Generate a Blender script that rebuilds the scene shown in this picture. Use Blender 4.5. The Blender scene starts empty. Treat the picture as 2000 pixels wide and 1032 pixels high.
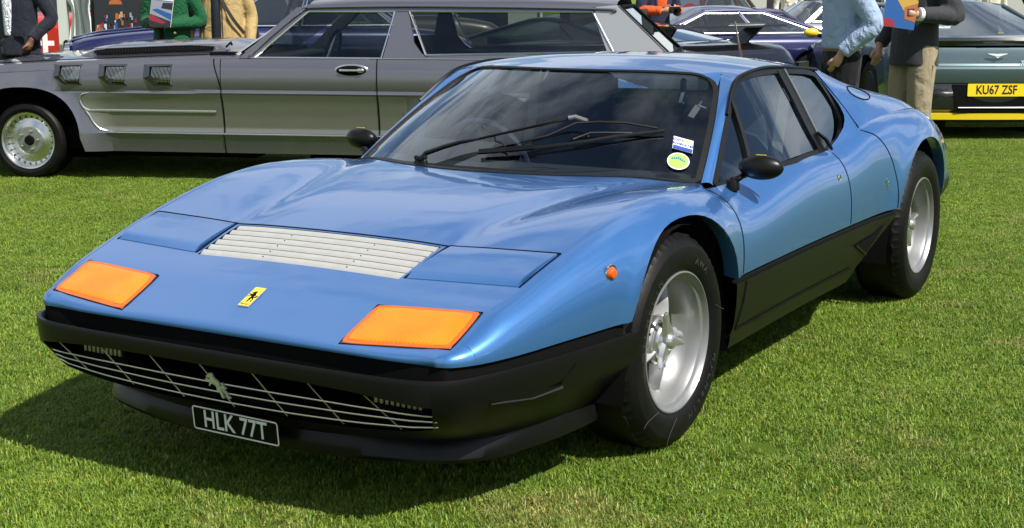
import bpy, bmesh, math, random
import numpy as np
from mathutils import Vector, Matrix, Euler
R_ = math.radians
SC = bpy.context.scene
COL = SC.collection
random.seed(7); np.random.seed(7)

# ---------------------------------------------------------------- camera
cam_d = bpy.data.cameras.new('camera'); cam = bpy.data.objects.new('camera', cam_d); COL.objects.link(cam)
cam.location = (5.0521, 2.5586, 1.3475)
cam.rotation_euler = (R_(79.239), 0, R_(120.9375))
cam_d.sensor_width = 36.0; cam_d.lens = 50.488; cam_d.clip_start = 0.05; cam_d.clip_end = 900
SC.camera = cam

# ---------------------------------------------------------------- sky, sun, exposure
SUN = Vector((0.20, 0.80, 1.0)).normalized()          # towards the sun
elev = math.asin(SUN.z); azim = math.atan2(SUN.x, SUN.y)
world = bpy.data.worlds.new('World'); SC.world = world; world.use_nodes = True
wn = world.node_tree.nodes; wl = world.node_tree.links
for n in list(wn): wn.remove(n)
wo = wn.new('ShaderNodeOutputWorld'); bg = wn.new('ShaderNodeBackground'); sky = wn.new('ShaderNodeTexSky')
sky.sky_type = 'NISHITA'; sky.sun_disc = False; sky.sun_elevation = elev; sky.sun_rotation = azim
sky.air_density = 1.0; sky.dust_density = 0.3; sky.ozone_density = 1.5
# broken fair-weather cloud, spread evenly over the whole sky
tcw = wn.new('ShaderNodeTexCoord'); sepw = wn.new('ShaderNodeSeparateXYZ'); wl.new(tcw.outputs['Generated'], sepw.inputs[0])
mz = wn.new('ShaderNodeMath'); mz.operation = 'MAXIMUM'; wl.new(sepw.outputs['Z'], mz.inputs[0]); mz.inputs[1].default_value = 0.0
az_ = wn.new('ShaderNodeMath'); az_.operation = 'ADD'; wl.new(mz.outputs[0], az_.inputs[0]); az_.inputs[1].default_value = 0.18
dx = wn.new('ShaderNodeMath'); dx.operation = 'DIVIDE'; wl.new(sepw.outputs['X'], dx.inputs[0]); wl.new(az_.outputs[0], dx.inputs[1])
dy = wn.new('ShaderNodeMath'); dy.operation = 'DIVIDE'; wl.new(sepw.outputs['Y'], dy.inputs[0]); wl.new(az_.outputs[0], dy.inputs[1])
cmb = wn.new('ShaderNodeCombineXYZ'); wl.new(dx.outputs[0], cmb.inputs['X']); wl.new(dy.outputs[0], cmb.inputs['Y']); cmb.inputs['Z'].default_value = 21.4
cno = wn.new('ShaderNodeTexNoise'); cno.inputs['Scale'].default_value = 1.6; cno.inputs['Detail'].default_value = 9.0; cno.inputs['Roughness'].default_value = 0.58; cno.inputs['Distortion'].default_value = 0.25
wl.new(cmb.outputs[0], cno.inputs['Vector'])
crp = wn.new('ShaderNodeValToRGB'); crp.color_ramp.elements[0].position = 0.45; crp.color_ramp.elements[1].position = 0.575
crp.color_ramp.elements[0].color = (0, 0, 0, 1); crp.color_ramp.elements[1].color = (0.85, 0.85, 0.85, 1)
wl.new(cno.outputs['Fac'], crp.inputs[0])
cmx = wn.new('ShaderNodeMixRGB'); cmx.inputs['Color2'].default_value = (9.5, 9.8, 10.2, 1)
wl.new(crp.outputs[0], cmx.inputs['Fac']); wl.new(sky.outputs[0], cmx.inputs['Color1']); wl.new(cmx.outputs[0], bg.inputs[0])
bg.inputs[1].default_value = 0.070
wl.new(bg.outputs[0], wo.inputs[0])
sl = bpy.data.lights.new('sun', 'SUN'); so = bpy.data.objects.new('sun', sl); COL.objects.link(so)
sl.energy = 5.0; sl.angle = R_(0.53); sl.color = (1.0, 0.95, 0.86)
so.rotation_euler = SUN.to_track_quat('Z', 'Y').to_euler(); so.location = SUN * 40
SC.view_settings.view_transform = 'Standard'; SC.view_settings.look = 'None'
SC.view_settings.exposure = 0.45; SC.view_settings.gamma = 1.0; SC.view_settings.use_curve_mapping = False
SC.cycles.max_bounces = 8; SC.cycles.transparent_max_bounces = 16; SC.cycles.caustics_reflective = False; SC.cycles.caustics_refractive = False
SC.cycles.use_denoising = True
SC.cycles.sample_clamp_indirect = 6.0

# ---------------------------------------------------------------- materials
MATS = {}
def mat(name, col, rough=0.5, metal=0.0, coat=0.0, coat_rough=0.03, spec=0.5, noise=0.0, nscale=30.0, bump=0.0, bscale=60.0, trans=0.0, sheen=0.0, col2=None, emit=None):
    """principled material; noise mixes col with col2 (or a darker col); bump adds fine relief"""
    if name in MATS: return MATS[name]
    m = bpy.data.materials.new(name); m.use_nodes = True; MATS[name] = m
    n = m.node_tree.nodes; l = m.node_tree.links; b = n['Principled BSDF']
    b.inputs['Base Color'].default_value = (*col, 1); b.inputs['Roughness'].default_value = rough; b.inputs['Metallic'].default_value = metal
    b.inputs['Coat Weight'].default_value = coat; b.inputs['Coat Roughness'].default_value = coat_rough
    b.inputs['Specular IOR Level'].default_value = spec; b.inputs['Transmission Weight'].default_value = trans
    if sheen: b.inputs['Sheen Weight'].default_value = sheen
    if noise or bump:
        tc = n.new('ShaderNodeTexCoord')
    if noise:
        t = n.new('ShaderNodeTexNoise'); t.inputs['Scale'].default_value = nscale; t.inputs['Detail'].default_value = 6
        l.new(tc.outputs['Object'], t.inputs['Vector'])
        r = n.new('ShaderNodeValToRGB'); r.color_ramp.elements[0].position = 0.35; r.color_ramp.elements[1].position = 0.65
        c2 = col2 or tuple(c * (1 - noise) for c in col)
        r.color_ramp.elements[0].color = (*col, 1); r.color_ramp.elements[1].color = (*c2, 1)
        l.new(t.outputs['Fac'], r.inputs[0]); l.new(r.outputs[0], b.inputs['Base Color'])
    if bump:
        t2 = n.new('ShaderNodeTexNoise'); t2.inputs['Scale'].default_value = bscale; t2.inputs['Detail'].default_value = 4
        l.new(tc.outputs['Object'], t2.inputs['Vector'])
        bp = n.new('ShaderNodeBump'); bp.inputs['Strength'].default_value = bump; bp.inputs['Distance'].default_value = 0.02
        l.new(t2.outputs['Fac'], bp.inputs['Height']); l.new(bp.outputs[0], b.inputs['Normal'])
    if emit: b.inputs['Emission Color'].default_value = (*emit[0], 1); b.inputs['Emission Strength'].default_value = emit[1]
    return m
def paint(name, col, flake=None, metal=0.55, rough=0.38):
    """metallic car paint: flake base under clear coat, with a faint orange-peel and flake sparkle"""
    if name in MATS: return MATS[name]
    m = mat(name, col, rough=rough, metal=metal, coat=1.0, coat_rough=0.015)
    n = m.node_tree.nodes; l = m.node_tree.links; b = n['Principled BSDF']
    tc = n.new('ShaderNodeTexCoord'); t = n.new('ShaderNodeTexVoronoi'); t.inputs['Scale'].default_value = 900
    l.new(tc.outputs['Object'], t.inputs['Vector'])
    mx = n.new('ShaderNodeMixRGB'); mx.blend_type = 'MULTIPLY'; mx.inputs['Fac'].default_value = 0.25; mx.inputs['Color1'].default_value = (*col, 1)
    l.new(t.outputs['Color'], mx.inputs['Color2']); 
    lw = n.new('ShaderNodeLayerWeight'); lw.inputs['Blend'].default_value = 0.35
    mx2 = n.new('ShaderNodeMixRGB'); mx2.inputs['Color2'].default_value = (*(flake or col), 1)
    l.new(lw.outputs['Facing'], mx2.inputs['Fac']); l.new(mx.outputs[0], mx2.inputs['Color1']); l.new(mx2.outputs[0], b.inputs['Base Color'])
    t2 = n.new('ShaderNodeTexNoise'); t2.inputs['Scale'].default_value = 5.0; t2.inputs['Detail'].default_value = 2
    l.new(tc.outputs['Object'], t2.inputs['Vector'])
    bp = n.new('ShaderNodeBump'); bp.inputs['Strength'].default_value = 0.03; bp.inputs['Distance'].default_value = 0.05
    l.new(t2.outputs['Fac'], bp.inputs['Height']); l.new(bp.outputs[0], b.inputs['Coat Normal'])
    return m
def glass(name, tint=(0.75, 0.8, 0.8), ior=1.5, boost=0.0, gain=1.6):
    """thin pane: tinted see-through mixed with a mirror by fresnel"""
    if name in MATS: return MATS[name]
    m = bpy.data.materials.new(name); m.use_nodes = True; MATS[name] = m
    n = m.node_tree.nodes; l = m.node_tree.links
    for q in list(n): n.remove(q)
    o = n.new('ShaderNodeOutputMaterial'); tr = n.new('ShaderNodeBsdfTransparent'); tr.inputs[0].default_value = (*tint, 1)
    g = n.new('ShaderNodeBsdfGlossy'); g.inputs['Roughness'].default_value = 0.0; g.inputs['Color'].default_value = (.86, .94, 1, 1)
    ge = n.new('ShaderNodeNewGeometry'); dt = n.new('ShaderNodeVectorMath'); dt.operation = 'DOT_PRODUCT'; l.new(ge.outputs['Incoming'], dt.inputs[0]); l.new(ge.outputs['Normal'], dt.inputs[1])
    def mth(op, x, y=None):
        q = n.new('ShaderNodeMath'); q.operation = op; q.use_clamp = op == 'MULTIPLY_ADD'
        l.new(x, q.inputs[0]) if not isinstance(x, float) else setattr(q.inputs[0], 'default_value', x)
        if y is not None: l.new(y, q.inputs[1]) if not isinstance(y, float) else setattr(q.inputs[1], 'default_value', y)
        return q
    c1 = mth('SUBTRACT', 1.0, mth('ABSOLUTE', dt.outputs['Value']).outputs[0]); f5 = mth('POWER', c1.outputs[0], 5.0)
    f0 = ((ior - 1)/(ior + 1))**2
    a = mth('MULTIPLY_ADD', f5.outputs[0], (1 - f0)*gain); a.inputs[2].default_value = f0*gain + boost
    mx = n.new('ShaderNodeMixShader'); l.new(a.outputs[0], mx.inputs[0]); l.new(tr.outputs[0], mx.inputs[1]); l.new(g.outputs[0], mx.inputs[2]); l.new(mx.outputs[0], o.inputs[0])
    return m

# ---------------------------------------------------------------- mesh helpers
def obj(name, V, F, m, parent=None, smooth=True, sharp=35, mirror=False):
    """link one mesh object; mirror=True also adds the y-mirrored half to the same mesh"""
    V = [tuple(float(c) for c in v) for v in V]; F = [tuple(f) for f in F]
    if mirror:
        k = len(V); V = V + [(x, -y, z) for x, y, z in V]; F = F + [tuple(i + k for i in reversed(f)) for f in F]
    me = bpy.data.meshes.new(name); me.from_pydata(V, [], F); me.update()
    bm = bmesh.new(); bm.from_mesh(me); bmesh.ops.remove_doubles(bm, verts=bm.verts, dist=1e-5)
    bmesh.ops.dissolve_degenerate(bm, edges=bm.edges, dist=1e-6)
    bm.to_mesh(me); bm.free()
    if smooth and len(me.polygons):
        me.polygons.foreach_set('use_smooth', [True] * len(me.polygons)); me.set_sharp_from_angle(angle=R_(sharp))
    if m is not None: me.materials.append(m)
    o = bpy.data.objects.new(name, me); COL.objects.link(o)
    if parent is not None: o.parent = parent
    return o
def flipY(V): return [(x, -y, z) for x, y, z in V]
def flipF(F): return [tuple(reversed(f)) for f in F]
def thing(name, label, cat, loc=(0, 0, 0), rz=0.0, group=None):
    o = bpy.data.objects.new(name, None); COL.objects.link(o); o.empty_display_size = 0.2
    o.location = loc; o.rotation_euler = (0, 0, rz); o['label'] = label; o['category'] = cat
    if group: o['group'] = group
    return o
def tag(o, label, cat, group=None):
    o['label'] = label; o['category'] = cat
    if group: o['group'] = group
    return o
def interp(xs, ys):
    """monotone-ish smooth interpolation (pchip)"""
    xs = np.array(xs, float); ys = np.array(ys, float)
    if xs[0] > xs[-1]: xs = xs[::-1]; ys = ys[::-1]
    h = np.diff(xs); d = np.diff(ys) / h; m = np.zeros(len(xs))
    for i in range(1, len(xs) - 1):
        if d[i-1] * d[i] > 0:
            w1 = 2*h[i] + h[i-1]; w2 = h[i] + 2*h[i-1]; m[i] = (w1 + w2) / (w1/d[i-1] + w2/d[i])
    m[0] = d[0]; m[-1] = d[-1]
    def f(x):
        x = min(max(x, xs[0]), xs[-1]); i = int(min(max(np.searchsorted(xs, x) - 1, 0), len(xs) - 2))
        t = (x - xs[i]) / h[i]; t2 = t*t; t3 = t2*t
        return float((2*t3-3*t2+1)*ys[i] + (t3-2*t2+t)*h[i]*m[i] + (-2*t3+3*t2)*ys[i+1] + (t3-t2)*h[i]*m[i+1])
    return f
def sstep(a, b, x):
    t = min(max((x - a) / (b - a), 0.0), 1.0); return t*t*(3 - 2*t)
def catmull(P, n=8, closed=False):
    P = [np.array(p, float) for p in P]; out = []; N = len(P)
    for i in range(N if closed else N - 1):
        p1 = P[i]; p2 = P[(i+1) % N]
        p0 = P[i-1] if (i > 0 or closed) else 2*p1 - p2
        p3 = P[(i+2) % N] if (i + 2 < N or closed) else 2*p2 - p1
        for k in range(n):
            t = k / n
            out.append(0.5*((2*p1) + (p2-p0)*t + (2*p0-5*p1+4*p2-p3)*t*t + (3*p1-p0-3*p2+p3)*t**3))
    if not closed: out.append(P[-1])
    return out
def grid_faces(nu, nv, off=0, closed_u=False, closed_v=False):
    F = []
    for i in range(nu if closed_u else nu - 1):
        for j in range(nv if closed_v else nv - 1):
            a = off + i*nv + j; b = off + ((i+1) % nu)*nv + j; c = off + ((i+1) % nu)*nv + (j+1) % nv; d = off + i*nv + (j+1) % nv
            F.append((a, b, c, d))
    return F
def join(*parts):
    V = []; F = []
    for v, f in parts:
        k = len(V); V += list(v); F += [tuple(i + k for i in q) for q in f]
    return V, F
def box(c, s, rz=0.0, taper=1.0):
    """box at centre c with full sizes s; taper scales the top"""
    V = []
    for z in (-.5, .5):
        k = taper if z > 0 else 1.0
        for x, y in ((-.5, -.5), (.5, -.5), (.5, .5), (-.5, .5)):
            px, py = x*s[0]*k, y*s[1]*k
            V.append((c[0] + px*math.cos(rz) - py*math.sin(rz), c[1] + px*math.sin(rz) + py*math.cos(rz), c[2] + z*s[2]))
    return V, [(3, 2, 1, 0), (4, 5, 6, 7), (0, 1, 5, 4), (1, 2, 6, 5), (2, 3, 7, 6), (3, 0, 4, 7)]
def frame_at(P, i):
    n = len(P); t = np.array(P[min(i+1, n-1)], float) - np.array(P[max(i-1, 0)], float)
    t /= (np.linalg.norm(t) + 1e-12); return t
def tube(P, r, n=8, cap=True, ref=(0, 0, 1)):
    """tube along P; r a number or a list of radii, or of (ra, rb) pairs"""
    V = []; F = []; N = len(P); ref = np.array(ref, float)
    for i in range(N):
        t = frame_at(P, i); u = np.cross(t, ref)
        if np.linalg.norm(u) < 1e-3: u = np.cross(t, (1, 0, 0.01))
        u /= np.linalg.norm(u); w = np.cross(u, t)
        rr = r[i] if isinstance(r, list) else r
        ra, rb = rr if isinstance(rr, (list, tuple)) else (rr, rr)
        for k in range(n):
            a = 2*math.pi*k/n; V.append(tuple(np.array(P[i], float) + u*ra*math.cos(a) + w*rb*math.sin(a)))
    F = grid_faces(N, n, closed_v=True)
    if cap:
        F.append(tuple(range(n))[::-1] if False else tuple(reversed(range(n)))); F.append(tuple(range((N-1)*n, N*n)))
        F[-2] = tuple(range(n)); F[-1] = tuple(reversed(range((N-1)*n, N*n)))
    return V, [tuple(reversed(f)) for f in F]
def ribbon(P, N, w, th=0.004, off=0.0, side=0.0):
    """flat strip along P with normals N (one or a list): width w, raised from off by th; side shifts it sideways"""
    V = []; n = len(P)
    for i in range(n):
        t = frame_at(P, i); nn = np.array(N[i] if isinstance(N, list) else N, float); nn /= np.linalg.norm(nn)
        s = np.cross(nn, t); s /= (np.linalg.norm(s) + 1e-12); p = np.array(P[i], float)
        ww = w[i] if isinstance(w, (list, tuple)) else w
        for a, h in ((-.5, off), (-.5, off+th), (.5, off+th), (.5, off)):
            V.append(tuple(p + s*(a*ww + side) + nn*h))
    F = grid_faces(n, 4, closed_v=True) + [(0, 1, 2, 3), tuple(reversed(range(4*n-4, 4*n)))]
    return V, F
def lathe(prof, n=48, axis='y', c=(0, 0, 0), a0=0.0, a1=2*math.pi):
    """revolve (r, h) about an axis through c"""
    V = []; full = abs(a1 - a0 - 2*math.pi) < 1e-6; m = n if full else n + 1
    for i in range(m):
        a = a0 + (a1 - a0)*i/n
        for r, h in prof:
            x, z = r*math.cos(a), r*math.sin(a)
            V.append((c[0]+x, c[1]+h, c[2]+z) if axis == 'y' else ((c[0]+x, c[1]+z, c[2]+h) if axis == 'z' else (c[0]+h, c[1]+x, c[2]+z)))
    return V, grid_faces(m, len(prof), closed_u=full)
def prism(poly, th, to3):
    """closed polygon (2D) extruded by th; to3(u, v, h) gives the point"""
    n = len(poly); V = [to3(u, v, 0) for u, v in poly] + [to3(u, v, th) for u, v in poly]
    return V, [tuple(reversed(range(n))), tuple(range(n, 2*n))] + [(i, (i+1) % n, n+(i+1) % n, n+i) for i in range(n)]
def ellipsoid(c, r, n=20, m=12, M=None):
    V = []; F = []
    for i in range(m + 1):
        th = math.pi*i/m
        for k in range(n):
            a = 2*math.pi*k/n; v = np.array((r[0]*math.sin(th)*math.cos(a), r[1]*math.sin(th)*math.sin(a), r[2]*math.cos(th)))
            if M is not None: v = M @ v
            V.append(tuple(v + np.array(c)))
    F = grid_faces(m + 1, n, closed_v=True)
    return V, F
def text_mesh(name, s, m, parent, M, size=1.0, extrude=0.0005, sx=1.0, spacing=1.0, bold=0.0, align='CENTER'):
    """text as a mesh object; M places its local x (reading), y (up), z (out)"""
    cu = bpy.data.curves.new(name, 'FONT'); cu.body = s; cu.size = size; cu.extrude = extrude; cu.align_x = align; cu.align_y = 'CENTER'
    cu.space_character = spacing; cu.offset = bold; cu.resolution_u = 3
    t = bpy.data.objects.new(name, cu); COL.objects.link(t)
    dg = bpy.context.evaluated_depsgraph_get(); me = bpy.data.meshes.new_from_object(t.evaluated_get(dg))
    bpy.data.objects.remove(t); bpy.data.curves.remove(cu)
    me.name = name; me.transform(M @ Matrix.Diagonal((sx, 1, 1, 1))); me.materials.clear(); me.materials.append(m)
    o = bpy.data.objects.new(name, me); COL.objects.link(o)
    if parent is not None: o.parent = parent
    return o
def basis(o, x, y):
    """matrix with origin o, local x along x, y along y (orthonormalised)"""
    x = Vector(x).normalized(); z = x.cross(Vector(y)).normalized(); y = z.cross(x)
    M = Matrix(((x.x, y.x, z.x, o[0]), (x.y, y.y, z.y, o[1]), (x.z, y.z, z.z, o[2]), (0, 0, 0, 1))); return M
def copy_tree(o, parent=None):
    c = o.copy(); COL.objects.link(c); c.parent = parent
    for ch in list(o.children):
        copy_tree(ch, c)
    return c

# ================================================================ lawn
def turf_mat(name, blade):
    m = bpy.data.materials.new(name); m.use_nodes = True; n = m.node_tree.nodes; l = m.node_tree.links; b = n['Principled BSDF']
    g = n.new('ShaderNodeNewGeometry')
    def noise(scale, detail=4, w=0.0):
        t = n.new('ShaderNodeTexNoise'); t.inputs['Scale'].default_value = scale; t.inputs['Detail'].default_value = detail; t.inputs['Roughness'].default_value = .6
        mp = n.new('ShaderNodeVectorMath'); mp.operation = 'MULTIPLY_ADD'; mp.inputs[1].default_value = (1, 1, 0); mp.inputs[2].default_value = (w, w*2, 0); l.new(g.outputs['Position'], mp.inputs[0]); l.new(mp.outputs[0], t.inputs['Vector']); return t
    def ramp(src, p0, p1, c0, c1):
        r = n.new('ShaderNodeValToRGB'); r.color_ramp.elements[0].position = p0; r.color_ramp.elements[1].position = p1
        r.color_ramp.elements[0].color = (*c0, 1); r.color_ramp.elements[1].color = (*c1, 1); l.new(src, r.inputs[0]); return r
    big = noise(1.1, 5); fine = noise(9.0, 6, 3.0); dry = noise(1.9, 5, 11.0)
    c = ramp(big.outputs['Fac'], .35, .65, (.116, .214, .023), (.197, .322, .040))
    c2 = ramp(fine.outputs['Fac'], .3, .7, (.072, .142, .014), (.26, .358, .054))
    mx = n.new('ShaderNodeMixRGB'); mx.inputs['Fac'].default_value = .45; l.new(c.outputs[0], mx.inputs['Color1']); l.new(c2.outputs[0], mx.inputs['Color2'])
    dr = ramp(dry.outputs['Fac'], .56, .74, (0, 0, 0), (.75, .75, .75))
    mx2 = n.new('ShaderNodeMixRGB'); mx2.inputs['Color2'].default_value = (.30, .285, .11, 1); l.new(dr.outputs[0], mx2.inputs['Fac']); l.new(mx.outputs[0], mx2.inputs['Color1'])
    out = mx2
    if blade:
        at = n.new('ShaderNodeAttribute'); at.attribute_name = 'tint'
        hs = n.new('ShaderNodeMixRGB'); hs.blend_type = 'MULTIPLY'; hs.inputs['Fac'].default_value = 1.0; l.new(mx2.outputs[0], hs.inputs['Color1']); l.new(at.outputs['Color'], hs.inputs['Color2']); out = hs
        tr = n.new('ShaderNodeBsdfTranslucent'); l.new(out.outputs[0], tr.inputs[0]); ms = n.new('ShaderNodeMixShader'); ms.inputs[0].default_value = .3
        l.new(b.outputs[0], ms.inputs[1]); l.new(tr.outputs[0], ms.inputs[2]); l.new(ms.outputs[0], n['Material Output'].inputs['Surface'])
        b.inputs['Roughness'].default_value = .45; b.inputs['Specular IOR Level'].default_value = .35
    else:
        dk = n.new('ShaderNodeMixRGB'); dk.blend_type = 'MULTIPLY'; dk.inputs['Fac'].default_value = 1; dk.inputs['Color2'].default_value = (.80, .80, .75, 1); l.new(mx2.outputs[0], dk.inputs['Color1']); out = dk
        b.inputs['Roughness'].default_value = .95; b.inputs['Specular IOR Level'].default_value = .1
        nb = noise(160, 3, 5.0); bp = n.new('ShaderNodeBump'); bp.inputs['Strength'].default_value = .9; bp.inputs['Distance'].default_value = .03; l.new(nb.outputs['Fac'], bp.inputs['Height']); l.new(bp.outputs[0], b.inputs['Normal'])
    l.new(out.outputs[0], b.inputs['Base Color']); return m
TURF = turf_mat('mown turf', False); BLADE = turf_mat('grass blades', True)
V = []; n_ = 24
for i in range(n_ + 1):
    for j in range(n_ + 1):
        u = (i/n_*2 - 1); v = (j/n_*2 - 1); V.append((420*u*abs(u)**.6, 420*v*abs(v)**.6, 0))
ground = obj('ground', V, grid_faces(n_ + 1, n_ + 1), TURF, None, smooth=False); ground['kind'] = 'structure'
def grass_tile(seed, N, T=.5):
    rs = np.random.RandomState(seed); V = np.zeros((N, 5, 3)); col = np.zeros((N, 4))
    base = rs.uniform(-T/2, T/2, (N, 2)); tuft = rs.uniform(-T/2, T/2, (60, 2))
    k = rs.rand(N) < .35; base[k] = tuft[rs.randint(0, 60, k.sum())] + rs.normal(0, .018, (k.sum(), 2))
    ang = rs.uniform(0, 2*np.pi, N); h = rs.uniform(.008, .021, N); lean = rs.uniform(.1, 1.5, N)*h; w = rs.uniform(.0008, .0020, N)
    d = np.stack([np.cos(ang), np.sin(ang)], 1); s = np.stack([-d[:, 1], d[:, 0]], 1)
    tw = rs.uniform(-1, 1, N)[:, None]*.6; s = s*np.cos(tw) + d*np.sin(tw)
    V[:, 0, :2] = base - s*w[:, None]; V[:, 1, :2] = base + s*w[:, None]
    V[:, 2, :2] = base + d*(lean*.4)[:, None] + s*w[:, None]*.8; V[:, 3, :2] = base + d*(lean*.4)[:, None] - s*w[:, None]*.8
    V[:, 2, 2] = V[:, 3, 2] = h*.65; V[:, 4, :2] = base + d*lean[:, None]; V[:, 4, 2] = h*(1 - .18*np.minimum(lean/h, 1.2))
    q = rs.rand(N); col[:, 3] = 1
    b = rs.uniform(.65, 1.45, N); col[:, 0] = b*rs.uniform(.85, 1.25, N); col[:, 1] = b; col[:, 2] = b*rs.uniform(.7, 1.2, N)
    straw = q > .955; col[straw, 0] = 2.6; col[straw, 1] = 1.65; col[straw, 2] = 2.2
    me = bpy.data.meshes.new('grass_tile'); nv = N*5
    me.vertices.add(nv); me.vertices.foreach_set('co', V.reshape(-1))
    loops = np.concatenate([np.array([0, 1, 2, 3, 3, 2, 4])[None, :] + 5*np.arange(N)[:, None]]).reshape(-1)
    me.loops.add(len(loops)); me.loops.foreach_set('vertex_index', loops.astype(np.int32))
    me.polygons.add(2*N); st = np.stack([np.arange(N)*7, np.arange(N)*7 + 4], 1).reshape(-1); me.polygons.foreach_set('loop_start', st.astype(np.int32))
    me.update(calc_edges=True); me.validate()
    a = me.color_attributes.new('tint', 'FLOAT_COLOR', 'POINT'); a.data.foreach_set('color', np.repeat(col, 5, 0).reshape(-1))
    me.materials.append(BLADE); o = bpy.data.objects.new('grass_tile', me); return o
TILES = [grass_tile(s_, 8500) for s_ in (1, 2, 3)]
# lawn points: the mown lawn around the cars
pts = [[], [], []]; cxy = np.array((5.05, 2.56)); vh = np.array((-.8577, -.5141)); rt = np.array((-.5141, .8577)); rr = random.Random(5)
for i in range(-60, 30):
    for j in range(-50, 40):
        q = np.array((i*.45, j*.45)); d = q - cxy; a = d @ vh; b = d @ rt
        if 1.6 < a < 15.5 and abs(b) < .44*a + 1.3: pts[rr.randrange(3)].append((q[0] + rr.uniform(-.04, .04), q[1] + rr.uniform(-.04, .04), 0.0))
def lawn_nodes(tiles):
    ng = bpy.data.node_groups.new('lawn', 'GeometryNodeTree'); ng.interface.new_socket('Geometry', in_out='INPUT', socket_type='NodeSocketGeometry'); ng.interface.new_socket('Geometry', in_out='OUTPUT', socket_type='NodeSocketGeometry')
    N = ng.nodes; L = ng.links; gi = N.new('NodeGroupInput'); go = N.new('NodeGroupOutput'); jn = N.new('GeometryNodeJoinGeometry')
    at = N.new('GeometryNodeInputNamedAttribute'); at.data_type = 'INT'; at.inputs['Name'].default_value = 'kind_of_tile'
    rv = N.new('FunctionNodeRandomValue'); rv.data_type = 'FLOAT_VECTOR'; rv.inputs[0].default_value = (0, 0, 0); rv.inputs[1].default_value = (0, 0, 6.283)
    for k, t in enumerate(tiles):
        cp = N.new('FunctionNodeCompare'); cp.data_type = 'INT'; cp.operation = 'EQUAL'; L.new(at.outputs['Attribute'], cp.inputs[2]); cp.inputs[3].default_value = k
        oi = N.new('GeometryNodeObjectInfo'); oi.inputs['Object'].default_value = t
        ip = N.new('GeometryNodeInstanceOnPoints'); L.new(gi.outputs[0], ip.inputs['Points']); L.new(cp.outputs[0], ip.inputs['Selection']); L.new(oi.outputs['Geometry'], ip.inputs['Instance']); L.new(rv.outputs[0], ip.inputs['Rotation'])
        L.new(ip.outputs[0], jn.inputs[0])
    L.new(jn.outputs[0], go.inputs[0]); return ng
allp = [p_ for k in range(3) for p_ in pts[k]]; kinds = [k for k in range(3) for _ in pts[k]]
lme = bpy.data.meshes.new('lawn_grass'); lme.from_pydata(allp, [], []); ka = lme.attributes.new('kind_of_tile', 'INT', 'POINT'); ka.data.foreach_set('value', kinds)
lawn = bpy.data.objects.new('lawn_grass', lme); COL.objects.link(lawn); lawn['kind'] = 'stuff'; lawn['label'] = 'short bright green mown grass around the cars'; lawn['category'] = 'grass'
md = lawn.modifiers.new('blades', 'NODES'); md.node_group = lawn_nodes(TILES)

# ================================================================ the blue sports car (origin: mid wheelbase on the ground, +x forward, +y its left)
BLUE = paint('blue metallic paint', (0.076, 0.240, 0.575), flake=(0.040, 0.155, 0.46), metal=0.55, rough=0.33)
SATIN = mat('satin black paint', (0.0045, 0.0045, 0.005), rough=0.34, spec=0.26, bump=0.01, bscale=400)
RUBBER = mat('black rubber', (0.006, 0.006, 0.006), rough=0.5, spec=.3, noise=0.4, nscale=60)
TYRE = mat('tyre rubber', (0.0035, 0.0035, 0.0035), rough=0.5, spec=.18, col2=(0.0065, 0.0063, 0.006), noise=0.5, nscale=14, bump=0.03, bscale=120)
VOID = mat('unlit black', (0.004, 0.004, 0.004), rough=0.9, spec=0.1)
CHROME = mat('chrome', (0.75, 0.75, 0.76), rough=0.12, metal=1.0)
ALU = mat('silver wheel lacquer', (0.30, 0.305, 0.31), rough=0.42, metal=0.6, coat=0.25, noise=0.12, nscale=8)
LOUV = mat('satin aluminium', (0.62, 0.61, 0.57), rough=0.4, metal=0.5, noise=0.08, nscale=25)
AMBER = mat('amber lens', (0.66, 0.185, 0.0), rough=0.3, coat=.35, coat_rough=0.03, spec=.3, noise=.5, nscale=7, col2=(.72, .24, .0))
for n_ in [AMBER.node_tree.nodes]:
    l_ = AMBER.node_tree.links; w_ = n_.new('ShaderNodeTexWave'); w_.bands_direction = 'Y'; w_.inputs['Scale'].default_value = 26; t_ = n_.new('ShaderNodeTexCoord'); l_.new(t_.outputs['Object'], w_.inputs['Vector'])
    b_ = n_.new('ShaderNodeBump'); b_.inputs['Strength'].default_value = .25; b_.inputs['Distance'].default_value = .004; l_.new(w_.outputs['Fac'], b_.inputs['Height']); l_.new(b_.outputs[0], n_['Principled BSDF'].inputs['Normal'])
AMBER_D = mat('amber lens rim', (0.55, 0.10, 0.001), rough=0.25, coat=.4)
WSG = glass('windscreen glass', (0.62, 0.68, 0.70), 1.5, 0.0, 1.8)
SDG = glass('side glass', (0.50, 0.56, 0.55), 1.5, 0.05, 1.8)
LEATHER = mat('dark blue leather', (0.035, 0.045, 0.08), rough=0.5, noise=0.3, nscale=40)
DASH = mat('dark dashboard', (0.035, 0.037, 0.042), rough=0.6)
WHITE = mat('white paint', (0.8, 0.8, 0.78), rough=0.4)
YELLOW = mat('yellow enamel', (0.85, 0.62, 0.03), rough=0.3, coat=0.6)
GREYM = mat('grey metal', (0.35, 0.35, 0.33), rough=0.4, metal=0.8)

car = thing('sports_car', 'low blue wedge-shaped sports car with black lower body and amber front lamps', 'car')

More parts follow.
